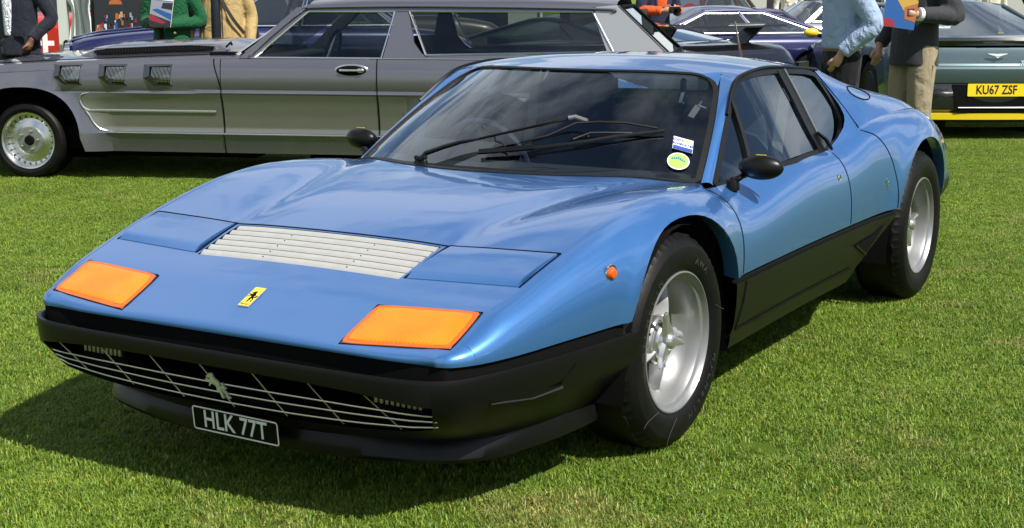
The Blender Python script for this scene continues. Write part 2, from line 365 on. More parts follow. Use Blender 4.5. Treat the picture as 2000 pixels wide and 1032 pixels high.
# --- rails and sections
zc = interp([2.30, 2.25, 2.15, 2.09, 1.96, 1.78, 1.5, 1.2, 1.0, .73], [.462, .487, .531, .559, .600, .655, .712, .744, .757, .762])
frise = interp([2.3, 1.85, 1.7, 1.55, 1.4, 1.25, 1.08, .9, .73], [0, 0, .004, .012, .020, .020, .008, -.008, -.022])
crease = interp([2.3, 1.77, .76], [.36, .39, .64])
def ztop(x, y):
    a = abs(y); c = crease(x)
    return zc(x) + frise(x)*sstep(c - .05, .72, a) - .012*math.exp(-((a - c)/.07)**2)*sstep(1.9, 1.4, x) - .006*(min(a, c)/c)**2
Ay = interp([2.24, 2.2, 2.08, 1.975, 1.78, 1.5, 1.25, 1.0, .85, .73, .4, 0, -.25, -.6, -.86, -1.3, -1.5, -1.8, -2.0, -2.06],
            [.672, .685, .70, .72, .735, .735, .735, .735, .733, .730, .762, .783, .782, .785, .785, .775, .765, .735, .70, .68])
AzR = interp([.73, .6, .3, 0, -.25, -.4, -.6, -.86, -1.1, -1.34, -1.5, -1.8, -2.0, -2.06], [.716, .720, .736, .748, .752, .768, .806, .830, .838, .836, .818, .735, .655, .63])
def A(x):
    y = Ay(x); z = ztop(x, y) if x > .95 else (AzR(x) if x < .73 else None)
    if z is None:
        t = sstep(.73, .95, x); z = AzR(.73)*(1-t) + ztop(.95, Ay(.95))*t
    return y, z
Dy = interp([2.24, 2.184, 2.087, 1.883, 1.58, 1.25, .86, .56, 0, -.59, -.9, -1.25, -1.6, -1.85, -2.0, -2.06],
            [.722, .752, .781, .813, .852, .868, .872, .866, .857, .860, .872, .880, .868, .835, .79, .76])
DZ = .455
bulge = interp([2.24, 1.9, 1.6, 1.25, .8, 0, -.5, -.9, -1.25, -1.6, -2.06], [.006, .012, .022, .022, .014, .016, .02, .035, .05, .03, .01])
slopeA = interp([2.24, 1.2, .9, .73, .3, -.2, -.5, -.9, -1.3, -2.06], [0.0, .0, -.12, -.42, -.55, -.55, -.35, -.10, -.05, -.2])   # dz/dy at the inner rail
def side_raw(x, t):
    ya, za = A(x); yd = Dy(x); w = yd - ya; h = za - DZ; bl = bulge(x); s = slopeA(x)
    k = .80
    p0 = (ya, za); p1 = (ya + k*w, za + k*w*s); p2 = (yd + bl, DZ + .62*h); p3 = (yd, DZ)
    b = ((1-t)**3, 3*t*(1-t)**2, 3*t*t*(1-t), t**3)
    return sum(b[i]*(p0, p1, p2, p3)[i][0] for i in range(4)), sum(b[i]*(p0, p1, p2, p3)[i][1] for i in range(4))
ARCH = ((1.222, .33, .372, .368, 2.3, .012, .045), (-1.245, .33, .365, .392, 2.3, .018, .075))   # x, z, half width, height, power, flare, reach
def arch_r(x, z, a):
    return (abs((x - a[0])/a[2])**a[4] + abs(max(z - a[1], 0)/a[3])**a[4])**(1/a[4])
def side(x, t):
    y, z = side_raw(x, t)
    for a in ARCH:
        r = (arch_r(x, z, a) - 1)*a[2]
        if r > -.05: y += a[5]*math.exp(-(max(r, 0)/a[6])**2)
    return x + (-.09*t*math.exp(-((x + .25)/.25)**2)), y, z
def side_at(x, z):
    """surface point on the side at height z, near station x"""
    lo, hi = 0.0, 1.0
    for _ in range(30):
        m = (lo + hi)/2
        if side(x, m)[2] > z: lo = m
        else: hi = m
    p = side(x, lo); q = side(x, min(lo + .01, 1)); q2 = side(x + .01, lo)
    n = np.cross(np.array(q2) - p, np.array(q) - p); n = n/np.linalg.norm(n)
    return np.array(p), (n if n[1] > 0 else -n)
def arch_z(x):
    for a in ARCH:
        d = abs((x - a[0])/a[2])
        if d < 1: return a[1] + a[3]*(1 - d**a[4])**(1/a[4])
    return 0
def tcut(x):
    za = arch_z(x)
    if za <= DZ: return 1.0
    lo, hi = 0.0, 1.0
    for _ in range(40):
        m = (lo + hi)/2
        if side_raw(x, m)[1] > za: lo = m
        else: hi = m
    return lo
NT = 16
def strip(xs, name, mats, parent=car, sgn=1, inner=True):
    V = []; F = []
    for x in xs:
        tc_ = tcut(x)
        for k in range(NT): V.append(side(x, tc_*k/(NT-1)))
    F = grid_faces(len(xs), NT)
    # rolled lower edge
    k0 = len(V)
    for i, x in enumerate(xs):
        p = V[i*NT + NT - 1]; V.append((p[0], p[1] - .012, p[2] - .003)); V.append((p[0], p[1] - .05, p[2] + .004))
    for i in range(len(xs) - 1):
        a = i*NT + NT - 1; b = a + NT; c = k0 + 2*i; d = c + 2
        F += [(a, b, d, c), (c, d, d+1, c+1)]
    return V, F
def arch_stations(a, n=26):
    th = np.linspace(0.02, math.pi - .02, n); xs = []
    for q in th:
        c = math.cos(q); xs.append(a[0] + a[2]*abs(c)**(2/a[4])*(1 if c > 0 else -1))
    return xs
XS_FRONT = sorted(set([round(v, 4) for v in list(np.linspace(1.62, 2.1, 16)) + list(np.linspace(2.12, 2.20, 6)) + arch_stations(ARCH[0]) + [.80, .83, ARCH[0][0]+.375, 1.605]]))
XS_DOOR = list(np.linspace(-.25, .80, 26))
XS_REAR = sorted(set([round(v, 4) for v in list(np.linspace(-.25, -.87, 16)) + arch_stations(ARCH[1]) + list(np.linspace(-1.62, -2.06, 14))]))

# --- front body: bonnet top, wings and nose lip in one shell
def x_ws(y): return 1.0 - .27*(abs(y)/.69)**2.1
def x_nose(y): return 2.240 - .040*sstep(.55, .685, abs(y))
FR = sorted(set(list(np.round(np.linspace(-1, 1, 41), 4)) + [-.5, .5]))
rows = [x for x in XS_FRONT if x < 1.7] + [1.74, 1.765, 1.78, 1.81, 1.845, 1.88, 1.91, 1.945, 1.975, 2.0, 2.03, 2.06, 2.09, 2.12, 2.15, 2.18, 2.20]
rows = sorted(set(rows))
XS_FRONT = sorted(set(rows))
def top_xy(x, f):
    """grid station x and cross fraction f to plan position"""
    y = f*Ay(x); xx = x
    if x > 2.0: xx = 2.0 + (x - 2.0)*(x_nose(f*.685) - 2.0)/(2.20 - 2.0)
    if x < 1.15:
        y_ = f*Ay(max(x, .8)); xw = x_ws(min(abs(y_), .72)); t = (x - .80)/(1.15 - .80); xx = xw + (1.15 - xw)*t
        if abs(f) > .93: xx = xx + (x - xx)*sstep(.93, 1.0, abs(f))
        y = f*Ay(xx if abs(f) < .93 else x)
    return xx, y
def top_pt(x, f):
    xx, y = top_xy(x, f)
    a_y, a_z = A(x); z = ztop(xx, y)
    if abs(f) > .9: z += (a_z - ztop(xx, abs(f)*Ay(x)))*sstep(.9, 1.0, abs(f))
    return xx, y, z
V = [top_pt(x, f) for x in rows for f in FR]; nf = len(FR); F = []
HOLE = lambda x0, x1, f0, f1: (x0 >= 1.779 and x1 <= 1.976 and f0 >= -.5001 and f1 <= .5001)
for i in range(len(rows) - 1):
    for j in range(nf - 1):
        if HOLE(rows[i], rows[i+1], FR[j], FR[j+1]): continue
        F.append((i*nf + j, (i+1)*nf + j, (i+1)*nf + j + 1, i*nf + j + 1))
parts = [(V, F)]
sv, sf = strip(rows, '', None)
# pin the strip's first column on the top grid's edge
for i, x in enumerate(rows): sv[i*NT] = top_pt(x, 1.0)
parts.append((sv, [tuple(reversed(q)) for q in sf])); parts.append((flipY(sv), sf))
# nose: lip and rounded corners
def lip(a, d, up=.5):
    out = []
    for k in range(NT):
        t = k/(NT-1); b = ((1-t)**3, 3*t*(1-t)**2, 3*t*t*(1-t), t**3)
        p1 = (a[0] + (d[0]-a[0])*.8, a[1] + (d[1]-a[1])*.8, a[2] + (ztop(a[0] + (d[0]-a[0])*.8, a[1]) - ztop(a[0], a[1]))*.9); p2 = (d[0] + (d[0]-a[0])*.10, d[1] + (d[1]-a[1])*.10, d[2] + .55*(a[2]-d[2]))
        out.append(tuple(b[0]*a[i] + b[1]*p1[i] + b[2]*p2[i] + b[3]*d[i] for i in range(3)))
    return out
lv = []; path_D = []
xe = rows[-1]; cornerA = top_pt(xe, 1.0)
corner = catmull([(2.20, Dy(2.20)), (2.224, .732), (2.243, .718), (2.258, .700), (2.267, .672)], 4)
for f in FR:
    if abs(f) > .96: continue
    a = top_pt(xe, f); xd = 2.275 - .012*sstep(.5, .672, abs(a[1])); path_D.append((xd, a[1]*(.672/.6576 if abs(f) > .9 else 1), DZ, a))
seq = [((c[0], -c[1], DZ), (cornerA[0], -cornerA[1], cornerA[2])) for c in corner] + [((p[0], p[1], p[2]), p[3]) for p in path_D] + [((c[0], c[1], DZ), cornerA) for c in reversed(corner)]
for d, a in seq: 
    L = lip(a, d)
    L.append((d[0] - .02*(1 if abs(d[1]) < .68 else .6), d[1]*(1 if abs(d[1]) < .6 else .985), d[2] - .002)); lv += L
parts.append((lv, [tuple(reversed(q)) for q in grid_faces(len(seq), NT + 1)]))
# close the sliver between side strip end and first corner section
fv, ff = join(*parts)
front = obj('front_body', fv, ff, BLUE, car, sharp=65)

# --- doors, rear quarters
for s in (1, -1):
    V, F = strip(XS_DOOR, '', None)
    d = obj('door', V if s > 0 else flipY(V), flipF(F) if s > 0 else F, BLUE, car)
    if s > 0: door_l = d
rparts = []
V, F = strip(XS_REAR, '', None); rparts += [(V, flipF(F)), (flipY(V), F)]
# flying buttress: from its ridge down to the crest of the wing
Gz = interp([-.50, -.634, -.743, -1.014, -1.463, -1.8, -2.06], [1.052, 1.040, 1.018, .962, .879, .80, .70])
Gy = interp([-.50, -.8, -1.2, -1.6, -2.06], [.590, .578, .572, .575, .58])
wr = interp([0, .1, .3, .55, .75, .88, .96, 1.0], [-.54, -.575, -.595, -.598, -.575, -.50, -.36, -.262])     # front edge = rear of the quarter light
NB = 18; NX = 40; V = []
for j in range(NB):
    v = j/(NB-1)
    for i in range(NX):
        u = (i/(NX-1)); x = wr(v) + (-2.06 - wr(v))*u**1.15
        ya, za = A(x); gy, gz = Gy(x), Gz(x)
        sag = -.020*math.sin(math.pi*v)*sstep(-.58, -.85, x)*sstep(-2.06, -1.7, x)
        V.append((x, gy + (ya-gy)*v - sag*.5, gz + (za-gz)*v - sag))
F = grid_faces(NB, NX); rparts += [(V, flipF(F)), (flipY(V), F)]
# inner wall of the buttress and the engine deck
V = []
for i in range(NX):
    x = -.56 - 1.5*i/(NX-1); dk = min(Gz(x) - .02, interp([-.56, -.9, -1.5, -2.06], [.93, .87, .80, .70])(x))
    V += [(x, Gy(x), Gz(x)), (x, Gy(x) - .03, Gz(x) - .012), (x, Gy(x) - .06, dk), (x, 0, dk + .01)]
F = grid_faces(NX, 4); rparts += [(V, F), (flipY(V), flipF(F))]
# tail panel
tail = []
for k in range(10):
    t = k/9; x, y, z = side(-2.06, t); tail.append((x, y, z))
V = tail + [(p[0] - .03, p[1]*.8, p[2] - .0) for p in tail] + [(-2.09, 0, p[2]) for p in tail]
F = grid_faces(3, 10); rparts += [(V, flipF(F)), (flipY(V), F)]
V = [(-2.06, .68, .63), (-2.06, .58, .70), (-2.06, 0, .71), (-2.09, 0, .63), (-2.09, .54, .63)]
rparts += [(V, [(0, 1, 4), (1, 2, 3, 4)]), (flipY(V), [(4, 1, 0), (4, 3, 2, 1)])]
V, F = join(*rparts); rear = obj('rear_body', V, F, BLUE, car, sharp=32)

# --- roof and windscreen pillars
E_ = [(.690, .716, .720), (.604, .691, .787), (.512, .665, .855), (.413, .638, .926), (.311, .609, .997), (.229, .595, 1.037), (.125, .593, 1.055), (-.045, .592, 1.066), (-.24, .594, 1.060), (-.515, .600, 1.042), (-.60, .602, 1.034)]
def ws_top(y): a = min(abs(y), .56)/.532; return .405 - .205*a**2.3
zcen = interp([.45, .40, .2, 0, -.3, -.62], [1.062, 1.070, 1.091, 1.106, 1.106, 1.086])
Ex = [e[0] for e in E_][::-1]; Eyf = interp(Ex, [e[1] for e in E_][::-1]); Ezf = interp(Ex, [e[2] for e in E_][::-1])
def roof_pt(x, f):
    xs_ = x
    yE = Eyf(min(x, .23)); zE = Ezf(min(x, .23)); y = f*yE
    return x, y, zcen(x) - (zcen(x) - zE)*abs(f)**2.3
V = []; NR = 24; NF = 41
for i in range(NR):
    u = i/(NR-1)
    for j in range(NF):
        f = -1 + 2*j/(NF-1); y = f*.60; xf = ws_top(y) if abs(y) < .532 else ws_top(.532) + (.230 - ws_top(.532))*(abs(y) - .532)/.068
        xr = -.62 + .03*abs(f)**3; x = xf + (xr - xf)*u; V.append(roof_pt(x, f))
roof_front = V[:NF]
rv, rf = V, flipF(grid_faces(NR, NF))
# visor edge folded at the back
k = len(rv)
for j in range(NF):
    p = rv[(NR-1)*NF + j]; rv.append((p[0] + .004, p[1], p[2] - .03))
for j in range(NF - 1): rf.append(((NR-1)*NF + j, (NR-1)*NF + j + 1, k + j + 1, k + j))
def Wedge(t):
    """windscreen side edge, t 0 at the base, 1 at the top"""
    b = np.array((x_ws(.69), .69, .730)); e = np.array(roof_pt(ws_top(.532), .532/.60)); p = b + (e - b)*t
    p[1] += .012*math.sin(math.pi*t); p[2] += .012*math.sin(math.pi*t); return p
pv = []; NP = 15
Ec = catmull(E_[:6], 6); Ecl = np.cumsum([0] + [np.linalg.norm(Ec[i+1] - Ec[i]) for i in range(len(Ec) - 1)]); Ecl = Ecl/Ecl[-1]
def Eat(t): return np.array([np.interp(t, Ecl, [c[k] for c in Ec]) for k in range(3)])
for i in range(NP):
    t = i/(NP-1); a = Wedge(t); b = Eat(t)
    for j in range(6):
        w = j/5; p = a + (b - a)*w; nrm = np.array((.35, .55, .75)); p = p + nrm*.008*math.sin(math.pi*w)*(1 - t); pv.append(tuple(p))
for j in range(6):
    p = np.array(pv[(NP-1)*6 + j]); pv.append(tuple(p + np.array((-.04, -.004, .004)) - np.array((.35, .55, .75))*.005))
pf = grid_faces(NP + 1, 6)
# lower skirt of the pillar into the cowl
V, F = join((rv, rf), (pv, flipF(pf)), (flipY(pv), pf)); roof = obj('roof', V, F, BLUE, car, sharp=50)

# --- windscreen with its seal
NWs, NWr = 33, 14
def ws_pt(s, t):
    yb = s*.69; base = np.array((x_ws(yb), yb, .757 - .027*(abs(s))**2.0)); yt = s*.532
    top = np.array(roof_pt(ws_top(yt), yt/.60)); p = base + (top - base)*t
    b = math.sin(math.pi*t)*.018
    p[0] += b*.5*(1 - .5*s*s); p[2] += b*.8*(1-.4*s*s); p[1] += .012*math.sin(math.pi*t)*s*abs(s)**3
    return p
def ws_n(s, t):
    a = ws_pt(s + .01, t) - ws_pt(s - .01, t); b = ws_pt(s, min(t + .01, 1)) - ws_pt(s, max(t - .01, 0)); n = np.cross(b, a); n /= np.linalg.norm(n)
    return n if n[2] > 0 else -n
V = [tuple(ws_pt(-1 + 2*i/(NWs-1), j/(NWr-1)) - .004*ws_n(-1 + 2*i/(NWs-1), j/(NWr-1))) for i in range(NWs) for j in range(NWr)]
wscreen = obj('windscreen', V, grid_faces(NWs, NWr), WSG, car, sharp=80)
loop = [(s, 0.012) for s in np.linspace(-.97, .97, 25)] + [(.985, .03)] + [(.985, t) for t in np.linspace(.08, .80, 12)] + [(.978, .86), (.962, .91), (.935, .950), (.895, .976)] + [(s, .988) for s in np.linspace(.84, -.84, 21)] + [(-.895, .976), (-.935, .950), (-.962, .91), (-.978, .86)] + [(-.985, t) for t in np.linspace(.80, .08, 12)] + [(-.985, .03)]
loop.append(loop[0])
V, F = ribbon([ws_pt(s, t) for s, t in loop], [ws_n(s, t) for s, t in loop], [.013 if abs(s) < .955 else .019 for s, t in loop], .006, -.004)
obj('seal', V, F, RUBBER, wscreen)
for s_ in (1, -1):
    cc_ = [(.985, .80), (.978, .86), (.962, .91), (.935, .950), (.895, .976), (.84, .988)]
    V = [tuple(ws_pt(s_*a, b) + ws_n(s_*a, b)*.001) for a, b in cc_] + [tuple(ws_pt(s_*1.005, 1.004) + ws_n(s_*.99, .99)*.001)]; n6 = len(cc_)
    obj('screen_corner', V, [(i, i + 1, n6) if s_ > 0 else (i + 1, i, n6) for i in range(n6 - 1)], BLUE, roof, smooth=False)
# black cowl strip under the glass
V, F = ribbon([np.array((x_ws(y) + .012, y, ztop(x_ws(y) + .012, y))) for y in np.linspace(-.67, .67, 31)], (0.05, 0, 1), .035, .005, -.002); obj('cowl_strip', V, F, RUBBER, car)

# --- side glazing on the inclined plane y = .785 - .6 (z - .745)
SPN = np.array((0, 1, .6))/math.hypot(1, .6)
def pl(x, z, off=0.0): return np.array((x, .785 - .6*(z - .745) - .155*max(x - .1, 0)**1.2, z)) + SPN*off
vent = [(.639, .729), (.541, .806), (.415, .898), (.360, .943), (.370, .90), (.402, .80), (.432, .744)]
doorw = [(.340, .957), (.312, .980), (.234, 1.021), (.138, 1.039), (-.019, 1.046), (-.150, 1.041), (-.156, .943), (-.146, .842), (-.136, .765), (.094, .760), (.229, .752), (.418, .744), (.385, .830), (.350, .92)]
quart = [(-.255, 1.035), (-.419, 1.021), (-.482, 1.006), (-.522, .954), (-.546, .893), (-.541, .840), (-.495, .806), (-.40, .779), (-.268, .764), (-.262, .85), (-.258, .95)]
for s in (1, -1):
    for nm, poly in (('quarter_light', vent), ('door_window', doorw), ('rear_side_window', quart)):
        sh = [(u, v) for u, v in poly]; V = [tuple(pl(u, v, -.006)) for u, v in sh]
        if s < 0: V = flipY(V)
        # pane as a fine sheet following the curve of the flank
        us = [q[0] for q in sh]; vs_ = [q[1] for q in sh]; bm_ = bmesh.new(); bv_ = [bm_.verts.new((u, v, 0)) for u, v in sh]; bm_.faces.new(bv_)
        for cut in np.linspace(min(us), max(us), 9)[1:-1]: bmesh.ops.bisect_plane(bm_, geom=bm_.verts[:] + bm_.edges[:] + bm_.faces[:], plane_co=(float(cut), 0, 0), plane_no=(1, 0, 0))
        bm_.verts.index_update(); V = [tuple(pl(v.co.x, v.co.y, -.006)) for v in bm_.verts]; F = [tuple(v.index for v in f.verts) for f in bm_.faces]; bm_.free()
        obj(nm, V if s > 0 else flipY(V), F if s > 0 else flipF(F), SDG, car, sharp=60)
    outer = catmull([(.686, .724), (.604, .782), (.512, .849), (.413, .920), (.312, .990), (.231, 1.034), (.125, 1.053), (-.045, 1.059), (-.24, 1.053), (-.505, 1.030), (-.555, .985), (-.580, .90), (-.572, .835), (-.515, .797), (-.42, .768), (-.262, .750)], 6)
    base_l = [(-.262, .750), (-.1, .752), (.2, .742), (.45, .729), (.683, .715)]
    V1, F1 = ribbon([pl(u, v) for u, v in outer], SPN, [.024]*(len(outer)), .010, -.008, -.006)
    V2, F2 = ribbon([pl(u, v) for u, v in catmull(base_l, 6)], SPN, .022, .010, -.008, 0)
    fr = obj('window_frame', *((V1, F1) if s > 0 else (flipY(V1), flipF(F1))), SATIN, car, smooth=False)
    obj('waist_seal', *((V2, F2) if s > 0 else (flipY(V2), flipF(F2))), RUBBER, fr, smooth=False)
    for nm, pth, w, m_ in (('pillar', [(-.205, 1.052), (-.208, .95), (-.200, .85), (-.205, .752)], .085, SATIN), ('pillar_bead', [(-.232, 1.052), (-.236, .95), (-.230, .85), (-.228, .76)], .010, GREYM), ('quarter_light_bar', [(.328, .965), (.356, .888), (.390, .813), (.434, .738)], .026, SATIN)):
        V, F = ribbon([pl(u, v) for u, v in catmull(pth, 6)], SPN, w, .012 if m_ is SATIN else .016, -.008)
        obj(nm, *((V, F) if s > 0 else (flipY(V), flipF(F))), m_, fr, smooth=False)
    # drip rail over the windows and the grab at the foot of the pillar
    V, F = tube([np.array((e[0], e[1] + .004, e[2] + .002)) for e in catmull(E_[3:], 5)], .007, 6); obj('drip_rail', *((V, F) if s > 0 else (flipY(V), flipF(F))), SATIN, fr)
    V, F = tube([pl(-.215, .815, .012), pl(-.235, .785, .02), pl(-.246, .760, .020), pl(-.252, .745, .018)], [(.008, .005), (.013, .008), (.013, .008), (.008, .005)], 8)
    obj('door_release', *((V, F) if s > 0 else (flipY(V), flipF(F))), SATIN, car)

# --- headlamp lids, bonnet grille, lamps
def top_n(x, y):
    a = np.array((.02, 0, ztop(x + .01, y) - ztop(x - .01, y))); b = np.array((0, .02, ztop(x, y + .01) - ztop(x, y - .01))); n = np.cross(a, b); return n/np.linalg.norm(n)
def patch(c4, off, skirt, nu=14, nv=14, rnd=0.0, dome=0.0, ramp=False):
    """panel over the bonnet surface between four plan corners (in order), raised by off, with a skirt"""
    c4 = [np.array(c, float) for c in c4]; V = []
    for i in range(nu):
        for j in range(nv):
            u, v = i/(nu-1), j/(nv-1); uu, vv = 2*u-1, 2*v-1
            if rnd:
                uu2 = uu*(1 - rnd*vv**6*abs(uu)**3); vv2 = vv*(1 - rnd*uu**6*abs(vv)**3); u, v = (uu2+1)/2, (vv2+1)/2
            p = (c4[0]*(1-u) + c4[1]*u)*(1-v) + (c4[3]*(1-u) + c4[2]*u)*v
            n = top_n(p[0], p[1]); dome_ = (.009*min(v/.82, 1) - (.0095*(v - .84)/.16 if v > .84 else 0)) if ramp else 0; q = np.array((p[0], p[1], ztop(p[0], p[1]))) + n*(off + dome_ + dome*(1-uu**4)*(1-vv**4)); V.append(tuple(q))
    F = grid_faces(nu, nv)
    ring = [i*nv for i in range(nu)] + [(nu-1)*nv + j for j in range(1, nv)] + [i*nv + nv-1 for i in range(nu-2, -1, -1)] + [j for j in range(nv-2, 0, -1)]
    k = len(V); V += [(V[r][0], V[r][1], V[r][2] - skirt) for r in ring]; m = len(ring)
    F += [(ring[i], k+i, k+(i+1) % m, ring[(i+1) % m]) for i in range(m)]
    return V, F
LID = [(1.772, .395), (1.757, .724), (1.942, .710), (1.965, .381)]
LAMP = [(2.107, .388), (2.082, .693), (2.227, .691), (2.262, .379)]
for s in (1, -1):
    c4 = LID if s > 0 else [(x, -y) for x, y in LID]
    V, F = patch(c4, .0025, .008, 14, 18, 0, 0, True)
    obj('headlamp_lid', V, F, BLUE, car, sharp=30)
    gp = [(1.768, .387), (1.752, .732), (1.944, .717)] if s > 0 else [(1.768, -.387), (1.752, -.732), (1.944, -.717)]
    dn = lambda a, b, n=12: [np.array((a[0]+(b[0]-a[0])*i/n, a[1]+(b[1]-a[1])*i/n, ztop(a[0]+(b[0]-a[0])*i/n, a[1]+(b[1]-a[1])*i/n))) for i in range(n+1)]
    for a, b, w in ((gp[0], gp[1], .010), (gp[1], gp[2], .005), (gp[0], (1.966, .374*s), .008)):
        P = dn(a, b); V, F = ribbon(P, [top_n(p[0], p[1]) for p in P], w, .0016, 0); obj('lid_gap', V, F, VOID, car, smooth=False)
    c4 = LAMP if s > 0 else [(x, -y) for x, y in LAMP]
    V, F = patch(c4, .004, .008, 18, 18, .05, .0); la = obj('front_lamp', V, F, AMBER_D, car, sharp=50)
    cc = np.mean(np.array(c4), axis=0); in4 = [tuple(cc + (np.array(c) - cc)*np.array((.86, .92))) for c in c4]
    V, F = patch(in4, .0055, .003, 22, 18, .05, .003); obj('lens', V, F, AMBER, la, sharp=60)
    ring = [c4[0], c4[1], c4[2], c4[3], c4[0]]; P = []
    for a, b in zip(ring[:-1], ring[1:]): P += dn(a, b, 8)[:-1]
    P.append(P[0]); V, F = ribbon(P, [top_n(p[0], p[1]) for p in P], .0035, .0025, 0); obj('lamp_seal', V, F, VOID, la, smooth=False)
# shut line across the bonnet
P = [np.array((1.769, y, ztop(1.769, y))) for y in np.linspace(-.39, .39, 25)]; V, F = ribbon(P, [top_n(p[0], p[1]) for p in P], .006, .0012, 0); obj('shut_line', V, F, VOID, car, smooth=False)
# grille tray and slats
x0, x1 = 1.78, 1.975
V = []
for x in (x0, x1):
    for y in (-.366, .366): V += [(x, y, ztop(x, y)), (x, y, ztop(x, y) - .05)]
gr = obj('bonnet_grille', V, [(1, 3, 7, 5), (0, 1, 3, 2), (4, 6, 7, 5), (0, 4, 5, 1), (2, 3, 7, 6)], VOID, car, smooth=False)
for k in range(6):
    xa = x0 + .003 + (x1 - x0 - .004)*k/6; L_ = (x1 - x0 - .004)/6; V = []
    for y in np.linspace(-.362, .362, 13):
        for u, dz in ((0, .0015), (.10, .003), (.45, .000), (.80, -.008), (1.06, -.018), (1.06, -.021), (.45, -.004), (0, -.004)):
            xx = min(xa + L_*u, x1 - .001); V.append((xx, y, ztop(xx, y) + dz - .002))
    obj('slat', V, flipF(grid_faces(13, 8, closed_v=True)) + [tuple(range(8)), tuple(reversed(range(96, 104)))], LOUV, gr, sharp=45)
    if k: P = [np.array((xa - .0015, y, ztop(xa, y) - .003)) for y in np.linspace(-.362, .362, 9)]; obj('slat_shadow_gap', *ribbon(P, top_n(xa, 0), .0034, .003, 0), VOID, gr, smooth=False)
for k in range(5):
    for yy in (-.13, .17):
        xx = x0 + .003 + (x1 - x0)*(k + 1)/6; V, F = lathe([(0, .002), (.0018, .001), (.002, -.004)], 8, 'z', (xx + .007, yy, ztop(xx + .007, yy))); obj('rivet', V, F, VOID, gr)

# --- bumper, grille mouth and chin: one black section swept round the nose
RP = catmull([(1.565, .876), (1.74, .852), (1.9, .828), (2.082, .788), (2.20, .752), (2.262, .722), (2.303, .672), (2.325, .60), (2.338, .45), (2.343, .22), (2.344, 0)], 6)
RP = [(p[0], p[1]) for p in RP]; full = RP + [(x, -y) for x, y in reversed(RP[:-1])]
def outn(i):
    a = np.array(full[max(i-1, 0)]); b = np.array(full[min(i+1, len(full)-1)]); t = b - a; n = np.array((-t[1], t[0])); n /= np.linalg.norm(n)
    return n if n @ np.array((.6, full[i][1])) > 0 else -n
def mouth_t(y): return .386 - .026*(min(abs(y), .67)/.67)**4
def mouth_b(y): return .258 + .030*(min(abs(y), .67)/.67)**2.2
CH = catmull([(1.572, .758), (1.70, .752), (1.83, .735), (1.957, .704), (2.03, .668), (2.085, .622), (2.125, .566), (2.160, .47), (2.188, .37), (2.215, .2), (2.222, 0)], 6)
CH = [(p[0], p[1]) for p in CH]; CH = CH + [(x, -y) for x, y in reversed(CH[:-1])]
def chin_at(i): return CH[i]
rowsB = []
for i, (x, y) in enumerate(full):
    n = outn(i); a = abs(y); side_f = sstep(2.25, 2.0, x)      # 1 on the flank
    zt, zb = mouth_t(y), mouth_b(y)
    slope = (1 - side_f)
    pr = [(-.050, .392), (-.034, .400), (-.010, .427), (.000, .4275), (.003, .415), (-.003, zt), (-.052 - .008*slope, zb), (-.095, .232), (-.128, .212), (-.140, .203), (-.134, .180), (-.132, .160), (-.140, .150), (-.20, .150)]
    sl = 0.0
    row = [(x + n[0]*o + (.0 if side_f < .5 else sl*(.43 - z)/.3), y + n[1]*o, z) for o, z in pr[:7]]
    cx_, cy_ = chin_at(i); fx, fy, fz = row[-1]
    for w_, z in ((.42, .250), (.90, .222), (1.12, .208), (1.03, .190), (.98, .162), (1.04, .150), (1.6, .150)):
        row.append((fx + (cx_ - fx)*w_, fy + (cy_ - fy)*w_, z + .006*side_f))
    rowsB.append(row)
nb = len(rowsB[0]); V = [p for r in rowsB for p in r]; F = []
for i in range(len(full) - 1):
    ym = (full[i][1] + full[i+1][1])/2; xm = (full[i][0] + full[i+1][0])/2
    for j in range(nb - 1):
        if j == 5 and abs(ym) < .685 and xm > 2.2: continue
        F.append((i*nb + j, i*nb + j + 1, (i+1)*nb + j + 1, (i+1)*nb + j))
bump = obj('front_bumper', V, F, SATIN, car, sharp=38)
# rubber channel between lip and bumper
gap = [(p[0], p[1]) for p in catmull([(1.60, .846), (1.9, .803), (2.087, .772), (2.20, .735), (2.245, .705), (2.262, .66), (2.266, .4), (2.268, 0)], 6)]
gap = gap + [(x, -y) for x, y in reversed(gap[:-1])]
V = []
for x, y in gap: V += [(x, y, .462), (x, y, .385)]
obj('bumper_channel', V, grid_faces(len(gap), 2), VOID, car)
# dark box behind the mouth
V = [(2.25, -.66, .40), (2.25, .66, .40), (2.20, .50, .285), (2.20, -.50, .285), (2.05, -.60, .40), (2.05, .60, .40), (2.05, .50, .285), (2.05, -.50, .285)]
obj('grille_duct', V, [(4, 5, 6, 7), (0, 4, 7, 3), (1, 2, 6, 5), (0, 1, 5, 4), (3, 7, 6, 2)], VOID, car, smooth=False)
obj('radiator_shroud', *join(box((2.055, 0, .30), (.02, 1.24, .26)), box((2.13, 0, .262), (.16, 1.10, .012))), VOID, car, smooth=False)
WIRE = mat('grille wire', (0.55, 0.52, 0.42), rough=0.3, metal=0.9)
def mouth_pt(y, z):
    xr = np.interp(abs(y), [0, .22, .45, .60, .672, .70], [2.344, 2.343, 2.338, 2.325, 2.303, 2.28]); t = (mouth_t(y) - z)/(mouth_t(y) - mouth_b(y))
    return np.array((xr - .010 - .056*t, y, z))
gw = obj('front_grille', *join(*[tube([mouth_pt(y, mouth_t(y) - (mouth_t(y) - mouth_b(y))*q) for y in np.linspace(-.684, .684, 41)], .0022, 6) for q in (.42,)]), WIRE, car)
for q in (.64, .87): obj('grille_wire', *tube([mouth_pt(y, mouth_t(y) - (mouth_t(y) - mouth_b(y))*q) for y in np.linspace(-.684 + .02*q, .684 - .02*q, 41)], .0022, 6), WIRE, gw)
